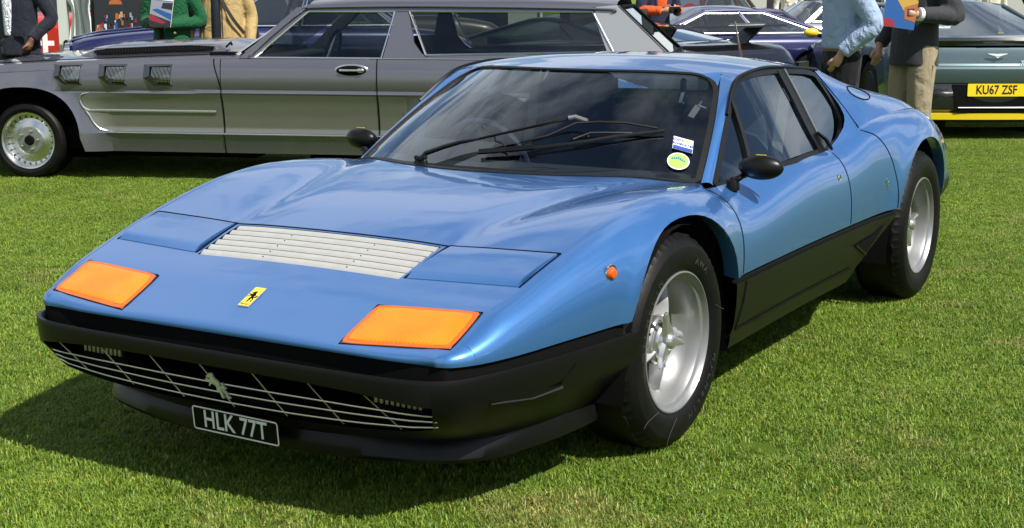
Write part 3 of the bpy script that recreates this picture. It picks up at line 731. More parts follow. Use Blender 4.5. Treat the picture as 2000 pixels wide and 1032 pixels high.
for y in (-.55, -.37, -.18, -.0, .18, .36, .53): obj('grille_wire', *tube([mouth_pt(y - .035, mouth_t(y) - .004) - (.004, 0, 0), mouth_pt(y + .035, mouth_b(y) + .004) - (.004, 0, 0)], .0018, 6), WIRE, gw)
FOG = mat('ribbed lamp glass', (0.34, 0.32, 0.22), rough=0.2, metal=0.4, coat=1.0)
for y in (-.50, .535):
    f_ = obj('driving_lamp', *box((2.20, y, .345), (.05, .17, .075)), VOID, car, smooth=False)
    for k in range(9): obj('lens_rib', *box((2.228, y - .068 + .017*k, .352), (.006, .009, .048)), FOG, f_, smooth=False)

# --- prancing horse silhouettes (own outline), number plate, nose badge
HORSE = [(.30,.02),(.36,.04),(.37,.12),(.42,.22),(.40,.30),(.47,.36),(.50,.46),(.46,.52),(.52,.58),(.50,.68),(.44,.76),(.42,.84),(.46,.90),(.42,.98),(.36,.95),(.28,.93),(.20,.86),(.14,.84),(.13,.80),(.20,.79),(.27,.80),(.24,.72),(.16,.70),(.08,.74),(.02,.70),(.05,.67),(.12,.65),(.20,.63),(.12,.58),(.06,.52),(.02,.46),(.05,.44),(.12,.52),(.22,.56),(.30,.50),(.30,.42),(.24,.34),(.30,.26),(.29,.14),(.25,.05)]
HTAIL = [(.50,.46),(.56,.50),(.60,.60),(.66,.66),(.62,.54),(.70,.58),(.64,.48),(.70,.44),(.60,.42),(.54,.40),(.48,.38)]
HLEG = [(.44,.36),(.50,.30),(.54,.22),(.50,.14),(.56,.06),(.62,.06),(.60,.10),(.57,.14),(.60,.24),(.54,.36),(.48,.42)]
def horse(name, m, parent, o, ux, uy, h, th):
    ux = np.array(ux, float); uy = np.array(uy, float); n = np.cross(ux, uy); n /= np.linalg.norm(n)
    ps = [prism([(u - .35, v) for u, v in q], th, lambda u, v, w: tuple(np.array(o) + ux*u*h + uy*v*h + n*w)) for q in (HORSE, HTAIL, HLEG)]
    return obj(name, *join(*ps), m, parent, smooth=False)
horse('horse_emblem', mat('polished emblem', (0.66, 0.66, 0.62), rough=0.35, metal=0.5), gw, (2.293, .022, .288), (0, 1, 0), (.36, -.30, .88), .088, .005)
# plate
PB = mat('plate black', (0.003, 0.003, 0.003), rough=0.5, spec=.1); PS = mat('plate silver', (0.70, 0.70, 0.67), rough=0.5)
pc = np.array((2.264, .027, .208)); pu = np.array((0.0, 1, -.012)); pv_ = np.array((.10, 0, 1.0)); pv_ /= np.linalg.norm(pv_); pn = np.cross(pu, pv_)
def rrect(w, h, r, n=5):
    out = []
    for cx, cy, a0 in ((w/2-r, h/2-r, 0), (-w/2+r, h/2-r, 90), (-w/2+r, -h/2+r, 180), (w/2-r, -h/2+r, 270)):
        for k in range(n): a = R_(a0 + 90*k/(n-1)); out.append((cx + r*math.cos(a), cy + r*math.sin(a)))
    return out
def onp(u, v, w): return tuple(pc + pu*u + pv_*v + pn*w)
PW, PH = .300, .068
plate = obj('number_plate', *prism(rrect(PW, PH, .008), .004, onp), PB, car, smooth=False)
q = rrect(PW - .004, PH - .004, .007); q.append(q[0])
obj('plate_border', *ribbon([np.array(onp(u, v, .004)) for u, v in q], pn, .004, .001), PS, plate, smooth=False)
Mp = basis(onp(0, -.001, .0045), pu, pv_)
text_mesh('plate_lettering', 'HLK 77T', PS, plate, Mp, size=.070, sx=.84, extrude=.0006, spacing=1.02, bold=.0008)
obj('plate_bracket', *box((2.235, .02, .205), (.05, .12, .04)), VOID, plate, smooth=False)
# nose badge
bc = np.array((2.150, 0, ztop(2.15, 0))); bn = top_n(2.15, 0); bu = np.array((0, 1, 0)); bv = np.cross(bn, bu)
if bv[0] > 0: bv = -bv
def onb(u, v, w): return tuple(bc + bu*u + bv*v + bn*(w + .001))
badge = obj('nose_badge', *prism(rrect(.040, .088, .003, 3), .003, onb), CHROME, car, smooth=False)
obj('badge_field', *prism(rrect(.035, .082, .002, 3), .0006, lambda u, v, w: onb(u, v, w + .003)), YELLOW, badge, smooth=False)
horse('badge_horse', PB, badge, onb(0, -.026, .0037), bu, bv, .052, .0005)
text_mesh('badge_lettering', 'Ferrari', PB, badge, basis(onb(0, -.034, .004), bu, bv), size=.011, extrude=.0002)

# --- flank: moulding line, sill, intakes
def flank(z, xs): return [side_at(x, z)[0] for x in xs]
for s in (1, -1):
    fl = (lambda V, F: (V, F)) if s > 0 else (lambda V, F: (flipY(V), flipF(F)))
    # sill: black lower body between the arches
    V = []; xsS = np.linspace(0, 1, 40)
    zz = [.4535, .444, .436, .434, .415, .36, .31, .272, .262, .23, .208, .203]
    off = [-.030, -.012, -.012, .004, .004, -.002, -.012, -.022, -.028, -.034, -.042, -.10]
    for q in xsS:
        for z, o in zip(zz, off):
            a = ARCH[0]; xf = .857 if z > .43 else .857 - .045*(.43 - z)/.2; xr = -.885 if z > .43 else -.885 + .46*((.43 - z)/.23)**.8
            x = xf + (xr - xf)*q
            V.append((x, Dy(x) + o + .01*sstep(-.55, -.9, x), z))
    sill = obj('sill', *fl(V, grid_faces(40, len(zz))), SATIN, car, sharp=30)
    V = []
    for x, z in ((.80, .272), (.80, .43)): pass
    P = [np.array((x, Dy(x) + o + .0015, z)) for x, z, o in ((.775, .43, .004), (.785, .36, -.002), (.795, .31, -.012), (.80, .274, -.022))]
    obj('shut_line', *fl(*ribbon(P, (0, 1, 0), .006, .002, 0)), VOID, sill, smooth=False)
    P = [np.array((x, Dy(x) - .021, .271)) for x in np.linspace(.80, -.42, 20)]
    obj('shut_line', *fl(*ribbon(P, (0, 1, .2), .005, .003, 0)), VOID, sill, smooth=False)
    # triangular intake ahead of the rear wheel
    tri = [(-.735, .420), (-.690, .345), (-.560, .305), (-.415, .366)]
    yb = lambda x, z: Dy(x) + np.interp(z, zz[::-1], off[::-1]) + .01*sstep(-.55, -.9, x)
    V = [(x, yb(x, z) + .0035, z) for x, z in ((-.745, .414), (-.640, .382), (-.405, .366), (-.574, .304), (-.66, .36))]
    obj('sill_intake', *fl(V, [(0, 1, 4), (1, 2, 3, 4)]), VOID, sill, smooth=False)  # flat black patch on the panel; the recess's shade is its colour
    obj('intake_lip', *fl(*ribbon([np.array(V[2]) - (0, .002, 0), np.array(V[3]) - (0, .002, 0)], (0, 1, 0), .008, .007, 0)), SATIN, sill, smooth=False)
    # nose flank scoop
    def fl_y(x, z):
        yr = float(np.interp(x, [1.565, 1.74, 1.9, 2.082, 2.2], [.876, .852, .828, .788, .752])); return yr + float(np.interp(z, [.304, .36, .415, .43], [-.055, -.003, .003, .0]))
    V = [(x, fl_y(x, z) + .004, z) for x, z in ((1.850, .398), (1.905, .355), (1.965, .345), (2.150, .345), (1.985, .325), (1.880, .333))]
    obj('bumper_scoop', *fl(V, [(0, 1, 5), (1, 2, 4, 5), (2, 3, 4)]), VOID, bump, smooth=False)  # flat black shape stands for the shaded hollow of the duct
    obj('scoop_lip', *fl(*ribbon([np.array(V[5]), np.array(V[4]), np.array(V[3])], (.25, 1, .3), [.009, .008, .003], .007, 0)), mat('satin black lip highlight', (.02, .02, .021), rough=.3), bump, smooth=False)  # lighter black puts a highlight into the lip's colour
    # rear bumper corner
    V = []
    for x in np.linspace(-1.62, -2.10, 14):
        yo = Dy(max(x, -2.06)) + .012 - (.05 if x < -2.07 else 0)
        V += [(x, yo - .03, .487), (x, yo, .485), (x, yo + .004, .462), (x, yo - .004, .43), (x, yo - .045, .36), (x, yo - .10, .33)]
    obj('rear_bumper', *fl(V, grid_faces(14, 6)), SATIN, car, sharp=30)
    # shut lines on the flank
    def seam(pts, w=.005, name='shut_line', m_=VOID):
        P = []; N = []
        for x, z in catmull(pts, 6):
            p, n = side_at(x, z); P.append(p); N.append(list(n))
        obj(name, *fl(*ribbon(P, [np.array(n) for n in N], w, .0012, 0)), m_, car, smooth=False)
    seam([(.80, .722), (.802, .66), (.80, .58), (.80, .50), (.80, .458)])
    seam([(-.25, .742), (-.25, .68), (-.25, .6), (-.25, .52), (-.25, .458)])
    seam([(-.60, .800), (-.70, .765), (-.79, .68), (-.845, .58), (-.865, .50), (-.868, .458)])
    P = []
    for v in np.linspace(0, 1, 14):
        x = -.585 - .03*v; ya, za = A(x); P.append(np.array((x - .02*math.sin(math.pi*v), Gy(x) + (ya - Gy(x))*v, Gz(x) + (za - Gz(x))*v)))
    obj('shut_line', *fl(*ribbon(P, (0, .86, .5), .005, .003, 0)), VOID, car, smooth=False)
    # fuel flap ring, side repeater, lock
    if s > 0:
        P = []
        for k in range(33):
            a = 2*math.pi*k/32; x = -.90 + .115*math.cos(a); v = .50 + .17*math.sin(a)
            ya, za = A(x); sg = -.020*math.sin(math.pi*v)*sstep(-.58, -.85, x); P.append(np.array((x, Gy(x) + (ya-Gy(x))*v - sg*.5 + .0004, Gz(x) + (za-Gz(x))*v - sg + .0008)))
        obj('fuel_flap', *fl(*tube(P, .0028, 6, False)), VOID, car)
    p, n = side_at(1.665, .602); M = basis(p, np.cross((0, 0, 1), n), (0, 0, 1))
    V, F = lathe([(0, .016), (.012, .013), (.018, .006), (.019, 0)], 16, 'z'); V = [tuple(M @ Vector(v)) for v in V]
    ra = obj('side_repeater', *fl(V, F), mat('red orange lens', (.70, .10, .008), rough=.2, coat=.6), car); V, F = lathe([(.018, .004), (.023, .004), (.025, 0)], 18, 'z'); obj('repeater_rim', *fl([tuple(M @ Vector(v)) for v in V], F), CHROME, ra)
    p, n = side_at(-.16, .655); M = basis(p, np.cross((0, 0, 1), n), (0, 0, 1)); V, F = lathe([(0, .002), (.009, .003), (.012, .004), (.014, 0)], 14, 'z')
    obj('door_lock', *fl([tuple(M @ Vector(v)) for v in V], F), CHROME, car)
    p, n = side_at(-.74, .545); uxp = np.cross((0, 0, 1), n)
    if s > 0: horse('wing_emblem', CHROME, car, p + n*.002, uxp, (0, 0, 1), .055, .002)
    # door mirror
    if s > 0: mc, mb = np.array((.605, .850, .779)), np.array((.640, .765, .728))
    else: mc, mb = np.array((.545, .825, .783)), np.array((.58, .775, .733))
    Mx = np.array(Euler((0, R_(4), R_(12))).to_matrix()); V, F = ellipsoid(mc, (.045, .076, .041), 24, 14, Mx)
    V = [(x + .02*sstep(.04, -.06, x - mc[0]), y, z) for x, y, z in V]
    mi = obj('door_mirror', *fl(V, flipF(F)), SATIN, car)
    obj('mirror_stalk', *fl(*tube(catmull([mb, mb + (0, .02, .014), mc + (.0, -.05, -.022), mc + (0, -.02, -.01)], 5), [.016]*3 + [.010]*10 + [.014]*3, 10)), SATIN, mi)
    V, F = lathe([(0, .016), (.018, .012), (.022, 0), (.022, -.02)], 16, 'z', tuple(mb - (0, 0, .006))); obj('mirror_foot', *fl(V, F), SATIN, mi)
    obj('mirror_glass', *fl(*ellipsoid(mc + np.array((-.032, 0, 0)), (.004, .060, .030), 18, 8, Mx)), CHROME, mi)
    obj('mirror_badge', *fl(*box(tuple(mc + np.array((.01, 0, .0415))), (.007, .034, .002))), YELLOW, mi, smooth=False)

# --- inner wheel housings, floor and cabin
for a in ARCH:
    for s in (1, -1):
        V = []
        for k in range(17):
            th = math.pi*k/16; x = a[0] + (a[2] - .004)*math.cos(th); z = a[1] - .12 + (a[3] + .095)*math.sin(th)
            V += [(x, s*.845, z), (x, s*.50, z), (x, s*.50, .18)]
        obj('wheel_housing', V, grid_faces(17, 3), VOID, car)
obj('underbody', *join(box((.1, 0, .19), (3.6, 1.2, .05)), box((-.0, 0, .25), (1.5, 1.5, .1)), box((-1.5, 0, .35), (.9, 1.0, .3)), box((1.95, 0, .28), (.2, .9, .2))), VOID, car, smooth=False)
V = [(.98, -.66, .70), (.98, .66, .70), (-.60, .70, .70), (-.60, -.70, .70), (.98, -.66, .26), (.98, .66, .26), (-.60, .70, .26), (-.60, -.70, .26)]
obj('cabin_tub', V, [(4, 5, 6, 7), (0, 4, 7, 3), (1, 2, 6, 5), (0, 1, 5, 4)], DASH, car, smooth=False)
# bulkhead with rear window
obj('bulkhead', *join(box((-.58, 0, .62), (.03, 1.36, .50))), LEATHER, car, smooth=False)
obj('rear_window', [(-.57, -.56, .87), (-.57, .56, .87), (-.57, .53, 1.06), (-.57, -.53, 1.06)], [(0, 1, 2, 3)], WSG, car, smooth=False)
V = []
for y in np.linspace(-.69, .69, 21):
    for x, z in ((x_ws(y) - .012, .735 - .018*(y/.69)**2), (.66, .742), (.56, .735), (.52, .70), (.54, .60), (.62, .45)): V.append((x, y, z))
ds = obj('dashboard', V, grid_faces(21, 6), DASH, car, sharp=60)
V = [( .60 + .09*math.cos(t), -.34 + q, .73 + .075*math.sin(t)) for q in (-.17, .17) for t in np.linspace(0, math.pi, 10)]
obj('instrument_hood', V, grid_faces(2, 10), DASH, ds)
sw = [np.array((.40 + .065*math.sin(a), -.34 + .18*math.cos(a), .70 + .165*math.sin(a))) for a in np.linspace(0, 2*math.pi, 33)]
st = obj('steering_wheel', *tube(sw, .013, 8, cap=False), LEATHER, car)
for a in (R_(90), R_(210), R_(330)): obj('spoke', *tube([np.array((.42, -.34, .70)), np.array((.40 + .065*math.sin(a), -.34 + .18*math.cos(a), .70 + .165*math.sin(a)))], .010, 6), GREYM, st)
obj('column', *tube([np.array((.43, -.34, .70)), np.array((.62, -.34, .62))], .03, 8), DASH, st)
for y in (-.34, .34):
    V = []
    for k, (x, z, w, d) in enumerate([(.30, .38, .23, .06), (.05, .36, .24, .07), (-.12, .36, .24, .09), (-.20, .45, .24, .09), (-.30, .66, .23, .08), (-.37, .82, .20, .06), (-.40, .90, .13, .05), (-.42, 1.00, .12, .045), (-.425, 1.02, .06, .02)]):
        for q in range(12):
            a = 2*math.pi*q/12; nx, nz = ((0, 1) if k < 3 else (.95, .3)); V.append((x + nx*d*math.sin(a), y + w*math.copysign(abs(math.cos(a))**.6, math.cos(a)), z + nz*d*math.sin(a)))
    obj('seat', V, grid_faces(9, 12, closed_v=True), LEATHER, car)
obj('interior_mirror', *box((.30, .06, 1.01), (.02, .20, .05)), VOID, car, smooth=False)
V, F = tube([np.array((.24, .40, 1.03)), np.array((.30, .425, .98)), np.array((.33, .43, .95))], .012, 6); obj('sun_visor_clip', V, F, CHROME, car)
BLK = mat('seat belt webbing', (.25, .26, .27), rough=.7)
for y in (-.56, .58): obj('seat_belt', *ribbon([np.array((-.35, y, 1.02)), np.array((-.30, y*.98, .8)), np.array((-.2, y, .5))], (1, 0, .3), .045, .002), BLK, car, smooth=False)

# --- roof aerofoil behind the roof and engine lid slats
V = []
for y in np.linspace(-.54, .54, 25):
    h = 1.072 - .046*(abs(y)/.54)**2.4
    V += [(-.63, y, h + .006), (-.75, y, h + .000), (-.80, y, h - .004), (-.80, y, h - .012), (-.64, y, h - .010)]
obj('roof_aerofoil', V, flipF(grid_faces(25, 5, closed_v=True)), SATIN, car, sharp=40)
for y in (-.5, .5): obj('aerofoil_post', *box((-.72, y, 1.02), (.12, .02, .08)), SATIN, car, smooth=False)
for k in range(7):
    x = -.95 - .11*k; z = interp([-.56, -.9, -1.5, -2.06], [.93, .87, .80, .70])(x) + .022
    obj('engine_lid_slat', *box((x, 0, z), (.085, .78, .012)), SATIN, car, smooth=False)
for s in (1, -1):
    for k in range(2):
        V, F = lathe([(0, .012), (.045, .010), (.055, 0)], 20, 'x', (-2.088, s*(.40 + .13*k), .54)); obj('tail_lamp', [(-x - 2*2.088, y, z) if False else (x - .014 if False else x, y, z) for x, y, z in V], F, mat('red lens', (.5, .01, .01), rough=.2, coat=1.0), car)

# --- windscreen wiper and stickers
def wsp(s, t, o=.012): return ws_pt(s, t) + ws_n(s, t)*o

wiper = obj('wiper', *tube([wsp(-.372, .01, .02), wsp(-.354, .053, .028), wsp(-.27, .108, .030), wsp(-.188, .163, .028), wsp(-.12, .195, .024)], [(.010, .008), (.013, .009), (.016, .009), (.012, .008), (.006, .005)], 10), SATIN, car)
obj('wiper_arm', *tube([wsp(-.14, .186, .024), wsp(.054, .279, .024), wsp(.344, .423, .026)], .0045, 8), RUBBER, wiper)
obj('wiper_arm', *tube([wsp(-.09, .20, .030), wsp(.08, .283, .030), wsp(.344, .430, .030)], .003, 8), RUBBER, wiper)
for s_, t_ in ((-.386, .0), (-.405, .004), (-.36, .012)): obj('wiper_pivot', *lathe([(0, .034), (.010, .033), (.012, .022), (.008, .018), (.013, .008), (.014, -.02)], 14, 'z', tuple(wsp(s_, t_, .0))), SATIN, wiper)
obj('wiper_link', *tube([wsp(-.02, .235, .02), wsp(.0, .205, .018), wsp(.04, .195, .018), wsp(.07, .175, .014)], .003, 6), RUBBER, wiper)
bl = [wsp(-.057, .119, .010), wsp(.09, .150, .010), wsp(.231, .185, .010), wsp(.42, .245, .010), wsp(.585, .313, .010), wsp(.796, .389, .010)]
obj('wiper_blade', *tube(catmull(bl, 5), (.0045, .0065), 8), RUBBER, wiper)
obj('wiper_airfoil', *ribbon(bl[:3], [ws_n(-.05, .12) + np.array((.2, 0, 0)), ws_n(.1, .15) + np.array((.2, 0, 0)), ws_n(.23, .18) + np.array((.2, 0, 0))], .020, .005, .003), SATIN, wiper, smooth=False)
obj('wiper_yoke', *tube([wsp(.15, .205, .022), wsp(.273, .262, .026), wsp(.381, .372, .03), wsp(.49, .392, .03), wsp(.62, .405, .026), wsp(.765, .392, .018)], .0042, 8), RUBBER, wiper)
obj('wiper_joint', *tube([wsp(.325, .415, .028), wsp(.36, .425, .03), wsp(.43, .395, .03)], .008, 8), GREYM, wiper)
obj('wiper_yoke', *tube([wsp(.40, .262, .016), wsp(.47, .315, .02), wsp(.55, .325, .02), wsp(.66, .345, .014)], .004, 6), RUBBER, wiper)
# stickers inside the glass edge
def wsq(c4, off): return [tuple(ws_pt(a, b) + ws_n(a, b)*off) for a, b in c4]
st = obj('rectangular_sticker', wsq([(.851, .263), (.938, .228), (.930, .332), (.843, .366)], .0030), [(0, 1, 2, 3)], mat('sticker white', (.75, .77, .8), rough=.5), wscreen, smooth=False)
obj('sticker_band', wsq([(.853, .263), (.936, .230), (.9345, .258), (.851, .293)], .0042), [(0, 1, 2, 3)], mat('sticker blue', (.02, .06, .35), rough=.5), st, smooth=False)
obj('sticker_flash', wsq([(.893, .320), (.916, .311), (.9155, .322), (.8925, .331)], .0042), [(0, 1, 2, 3)], YELLOW, st, smooth=False)
a0, a1, a2 = [np.array(q) for q in wsq([(.851, .263), (.938, .228), (.843, .366)], .0045)]
Ms = basis(tuple(a0 + (a1-a0)*.5 + (a2-a0)*.62), a1 - a0, a2 - a0); MS = mat('sticker blue', (.02, .06, .35))
text_mesh('sticker_lettering', 'JODY', MS, st, basis(tuple(a0 + (a1-a0)*.26 + (a2-a0)*.74), a1 - a0, a2 - a0), size=.0155, extrude=.0002, bold=.0003)
text_mesh('sticker_lettering', 'SCHECKTER', MS, st, basis(tuple(a0 + (a1-a0)*.5 + (a2-a0)*.46), a1 - a0, a2 - a0), size=.0135, extrude=.0002, bold=.0003)
def oval(cs, ct, rs, rt, off): return [tuple(ws_pt(cs + rs*math.cos(a), ct + rt*math.sin(a) - .30*rs*math.cos(a)) + ws_n(cs, ct)*off) for a in np.linspace(0, 2*math.pi, 29)[:-1]]
ov = obj('oval_sticker', oval(.890, .160, .046, .066, .0030), [tuple(range(28))], mat('sticker pale', (.72, .80, .62), rough=.5), wscreen, smooth=False)
obj('oval_field', oval(.890, .160, .041, .057, .0040), [tuple(range(28))], mat('sticker green', (.32, .55, .10), rough=.5), ov, smooth=False)
TE = mat('sticker teal', (.02, .20, .25), rough=.5)
for k in range(7): obj('sticker_mark', wsq([(.860 + .0085*k, .205 - .0035*k - .006*abs(k-3)), (.866 + .0085*k, .203 - .0035*k - .006*abs(k-3)), (.866 + .0085*k, .182 - .0035*k - .004*abs(k-3)), (.860 + .0085*k, .184 - .0035*k - .004*abs(k-3))], .005), [(0, 1, 2, 3)], TE, ov, smooth=False)
tag_ = obj('interior_bracket', *ribbon([ws_pt(.892, .586) - ws_n(.89, .6)*.02, ws_pt(.915, .70) - ws_n(.9, .7)*.02], ws_n(.9, .65), .022, .004), GREYM, wscreen, smooth=False)
obj('bracket_arm', *tube([ws_pt(.915, .70) - ws_n(.9, .7)*.012, ws_pt(.925, .69) - ws_n(.9, .7)*.012, ws_pt(.955, .665) - ws_n(.9, .7)*.012], .005, 6), CHROME, tag_)
obj('bracket_post', *ribbon([ws_pt(.915, .70) - ws_n(.9, .7)*.02, ws_pt(.93, .78) - ws_n(.9, .7)*.03], ws_n(.9, .65), .006, .004), CHROME, tag_, smooth=False)

# ================================================================ wheels of the sports car
def tyre_mesh(R, w, n=120, rim=.205):
    """tyre with zigzag tread grooves; y = 0 at the outer rim plane, the tyre runs to -w"""
    k = R/.325
    out = [(rim, -.012), (rim + .010, .000), (.232*k, .010), (.262*k, .014), (.286*k, .010), (.303*k, .000), (.314*k, -.014), (.320*k, -.026)]
    inn = [(r, -w - y + .0) for r, y in reversed(out)]
    tr = []
    y0, y1 = -.034, -w + .034; ng = 4
    for g in range(ng + 1):
        a = y0 + (y1 - y0)*g/(ng + 1); b = y0 + (y1 - y0)*(g + 1)/(ng + 1)
        tr += [(R - .001, a + .004, 1), (R, (a+b)/2, 0), (R - .001, b - .004, 1)]
        if g < ng: tr += [(R - .009, b - .0025, 1), (R - .009, b + .0025, 1)]
    prof = [(r, y, 0) for r, y in out] + tr + [(r, y, 0) for r, y in inn]
    V = []
    for i in range(n):
        a = 2*math.pi*i/n; zz = .004*(1 if i % 4 < 2 else -1)
        for j, (r, y, z) in enumerate(prof):
            rr = r
            if len(out) - 3 <= j < len(out) and i % 2 == 0: rr -= .004      # shoulder sipes
            V.append((rr*math.cos(a), y + z*zz, rr*math.sin(a)))
    return V, grid_faces(n, len(prof), closed_u=True)
def ring_text(s, m, parent, r, ang0, size, y, step):
    vs = []; fs = []
    for i, ch in enumerate(s):
        if ch == ' ': continue
        a = ang0 + step*i; rad = Vector((math.cos(a), 0, math.sin(a))); tan = Vector((-math.sin(a), 0, math.cos(a)))
        M = basis(rad*r + Vector((0, y, 0)), tan, rad)
        o = text_mesh('lettering', ch, m, None, M, size=size, extrude=.0006, bold=.0003)
        k = len(vs); vs += [tuple(v.co) for v in o.data.vertices]; fs += [tuple(q + k for q in p.vertices) for p in o.data.polygons]
        bpy.data.objects.remove(o)
    return obj('lettering', vs, fs, m, parent, smooth=False)
TYTXT = mat('raised tyre lettering', (0.028, 0.028, 0.026), rough=0.45)
SCUFF = mat('chalky tyre mark', (0.06, 0.06, 0.055), rough=0.8)
SPIN = mat('satin chrome', (.62, .62, .62), rough=.22, metal=.85)
def wheel(R, w, dish, detail=True):
    prof = [(.148, -dish - .044), (.150, -dish - .020), (.160, -dish - .012), (.172, -dish + .006), (.180, -dish + .026), (.1835, -.030), (.190, -.018), (.200, -.013), (.2035, -.004), (.2085, .003), (.2125, .002), (.2135, -.004), (.209, -.012), (.205, -.02), (.200, -w + .02), (.18, -w)]
    rim = obj('wheel', *lathe(prof, 72), ALU, car, sharp=28)
    obj('tyre', *tyre_mesh(R, w), TYRE, rim, sharp=24)
    hb = -dish + .018
    # star: five ridged spokes
    for k in range(5):
        a = R_(90 + 72*k + 14); V = []; ca, sa = math.cos(a), math.sin(a)
        for r, hw, yr, dp in ((.050, .026, -dish + .030, .040), (.080, .017, -dish + .025, .042), (.110, .016, -dish + .018, .040), (.140, .020, -dish + .008, .030), (.164, .030, -dish + .002, .016), (.177, .040, -dish + .012, .010)):
            for u, y in ((-hw, yr - dp), (-hw*.55, yr - dp*.45), (-hw*.10, yr), (hw*.10, yr), (hw*.55, yr - dp*.45), (hw, yr - dp)): V.append((r*ca - u*sa, y, r*sa + u*ca))
        obj('spoke', V, flipF(grid_faces(6, 6)), ALU, rim, sharp=22)
    obj('brake_disc', *lathe([(.0, -dish - .046), (.146, -dish - .046), (.149, -dish - .050), (.0, -dish - .055)], 40), mat('brake iron', (.02, .02, .02), rough=.5, metal=.6), rim)
    obj('hub', *lathe([(0, hb + .020), (.030, hb + .020), (.052, hb + .018), (.056, hb + .013), (.058, hb + .005), (.070, hb + .003), (.075, hb - .003), (.076, hb - .015), (.066, hb - .04)], 48), SPIN, rim, sharp=28)
    for k in range(3):
        a = R_(62 + 120*k); ca, sa = math.cos(a), math.sin(a); V = []
        for r, hw, y0, y1 in ((.014, .024, hb + .018, hb + .034), (.036, .021, hb + .018, hb + .036), (.062, .015, hb + .020, hb + .036), (.086, .010, hb + .022, hb + .038), (.096, .004, hb + .026, hb + .036)):
            for u, y in ((-hw, y0), (-hw*.7, y1 - .004), (0, y1), (hw*.7, y1 - .004), (hw, y0)): V.append((r*ca - u*sa, y, r*sa + u*ca))
        obj('spinner_ear', V, flipF(grid_faces(5, 5, closed_v=True)) + [(20, 21, 22, 23, 24)], SPIN, rim, sharp=40)
    obj('spinner_cap', *lathe([(0, hb + .048), (.012, hb + .047), (.022, hb + .043), (.028, hb + .032), (.030, hb + .020)], 28), SPIN, rim, sharp=40)
    obj('valve', *tube([np.array((.168, -.03, .02)), np.array((.172, -.01, .02))], .004, 6), TYRE, rim)
    if detail:
        ring_text('MICHELIN', TYTXT, rim, .250, R_(-10), .034, .0128, R_(7.4))
        ring_text('XWX', TYTXT, rim, .250, R_(100), .036, .0128, R_(8))
        ring_text('MICHELIN', TYTXT, rim, .250, R_(190), .034, .0128, R_(7.4))
        for a0, r0, r1 in ((-62, .23, .31), (-95, .225, .315), (150, .24, .30), (195, .225, .28)):
            P = [np.array((q*math.cos(R_(a0 + 9*math.sin((q - r0)*22))), .0145 - .05*max(q - .265, 0)**1.1*1.6, q*math.sin(R_(a0 + 9*math.sin((q - r0)*22))))) for q in np.linspace(r0, r1, 9)]
            obj('scuff_mark', *ribbon(P, (0, 1, 0), .0011, .0010, -.0006), SCUFF, rim, smooth=False)
    return rim
wf = wheel(.325, .190, .075); wf.location = (1.25, .8535, .325); wf.rotation_euler = (0, R_(-12), R_(-1.5))
wr_ = wheel(.330, .205, .088, False); wr_.location = (-1.25, .8845, .330); wr_.rotation_euler = (0, R_(25), 0)
for src, x, y, z, ang in ((wf, 1.25, -.8535, .325, 33), (wr_, -1.25, -.8845, .330, 60)):
    c = copy_tree(src, car); c.location = (x, y, z); c.rotation_euler = (0, R_(ang), math.pi)

# ================================================================ grey estate car (local x: rearwards along its flank, y: away from the viewer, origin under its front wheel)
GREY = paint('grey metallic paint', (0.20, 0.20, 0.235), flake=(0.13, 0.13, 0.155), metal=0.65, rough=0.30)
POL = mat('polished alloy', (0.74, 0.74, 0.71), rough=0.26, metal=1.0)
CARG = glass('estate glass', (.45, .50, .48), 1.5, .0, 1.2)
DARKI = mat('dark cabin trim', (.008, .008, .008), rough=.7)
wag = thing('estate_car', 'grey metallic three-door estate car with bonnet scoop and polished wheel, parked side-on', 'estate car', (-2.052, -5.808, 0), R_(112))
WF, WR = 0.0, 3.38
zbelt = interp([-.95, -.5, -.16, .5, 1.5, 2.6, 4.0, 4.75], [.765, .785, .810, .845, .880, .882, .880, .875])
def wz(s):
    z = .212
    for c in (WF, WR):
        d = abs(s - c)/.43
        if d < 1: z = max(z, .27 + .40*(1 - d**2.4)**(1/2.4))
    return z
SEC = [(.95, .045), (.90, .028), (.84, .008), (.76, -.004), (.69, .000), (.662, .010), (.640, -.002), (.632, .006), (.58, .026), (.48, .048), (.38, .060), (.356, .050), (.349, .026), (.340, .030), (.28, .050), (.225, .068)]
zk = np.array([q[0] for q in SEC])[::-1]; dk = np.array([q[1] for q in SEC])[::-1]
def plan(s): return .10*sstep(-.2, -1.0, s)**2 + .06*sstep(4.2, 4.85, s)
def wside(s, z): 
    zz = .35 + (z - .35)*(.885 - .35)/(zbelt(s) - .35) if z > .35 else z
    d = float(np.interp(zz, zk, dk)) 
    fl = 0
    for c in (WF, WR):
        r = math.hypot((s - c)/.43, max(z - .27, 0)/.40) - 1
        if r > -.2: fl += .028*math.exp(-(max(r, 0)/.10)**2)
        if r < .55 and z < .64: d = d*(1 - sstep(.55, .2, r)) + .004*sstep(.55, .2, r)
    return s, d - fl + plan(s), z
ZR = [1.0, .97, .93, .86, .77, .70, .655, .632, .622, .610, .56, .46, .37, .33, .315, .30, .22, .10, 0.0]
def wrow(s):
    zb, zl = zbelt(s), wz(s); base = [.22 + (zb - .22)*q for q in ZR]
    keyz = [zb, zb - .015, zb - .04, .80, .74, .69, .664, .652, .641, .633, .60, .54, .47, .40, .365, .352, .345, .336, .30, .25, .212]
    return [wside(s, max(z, zl)) for z in keyz]
def arcst(c): return [c + .43*math.cos(t)*abs(math.cos(t))**(-.17) if abs(math.cos(t)) > .02 else c for t in np.linspace(.06, math.pi - .06, 27)]
def wstrip(ss, name, sharp=18):
    V = [p for s in ss for p in wrow(s)]; n = len(wrow(0)); return obj(name, V, flipF(grid_faces(len(ss), n)) if False else grid_faces(len(ss), n), GREY, wag, sharp=sharp)
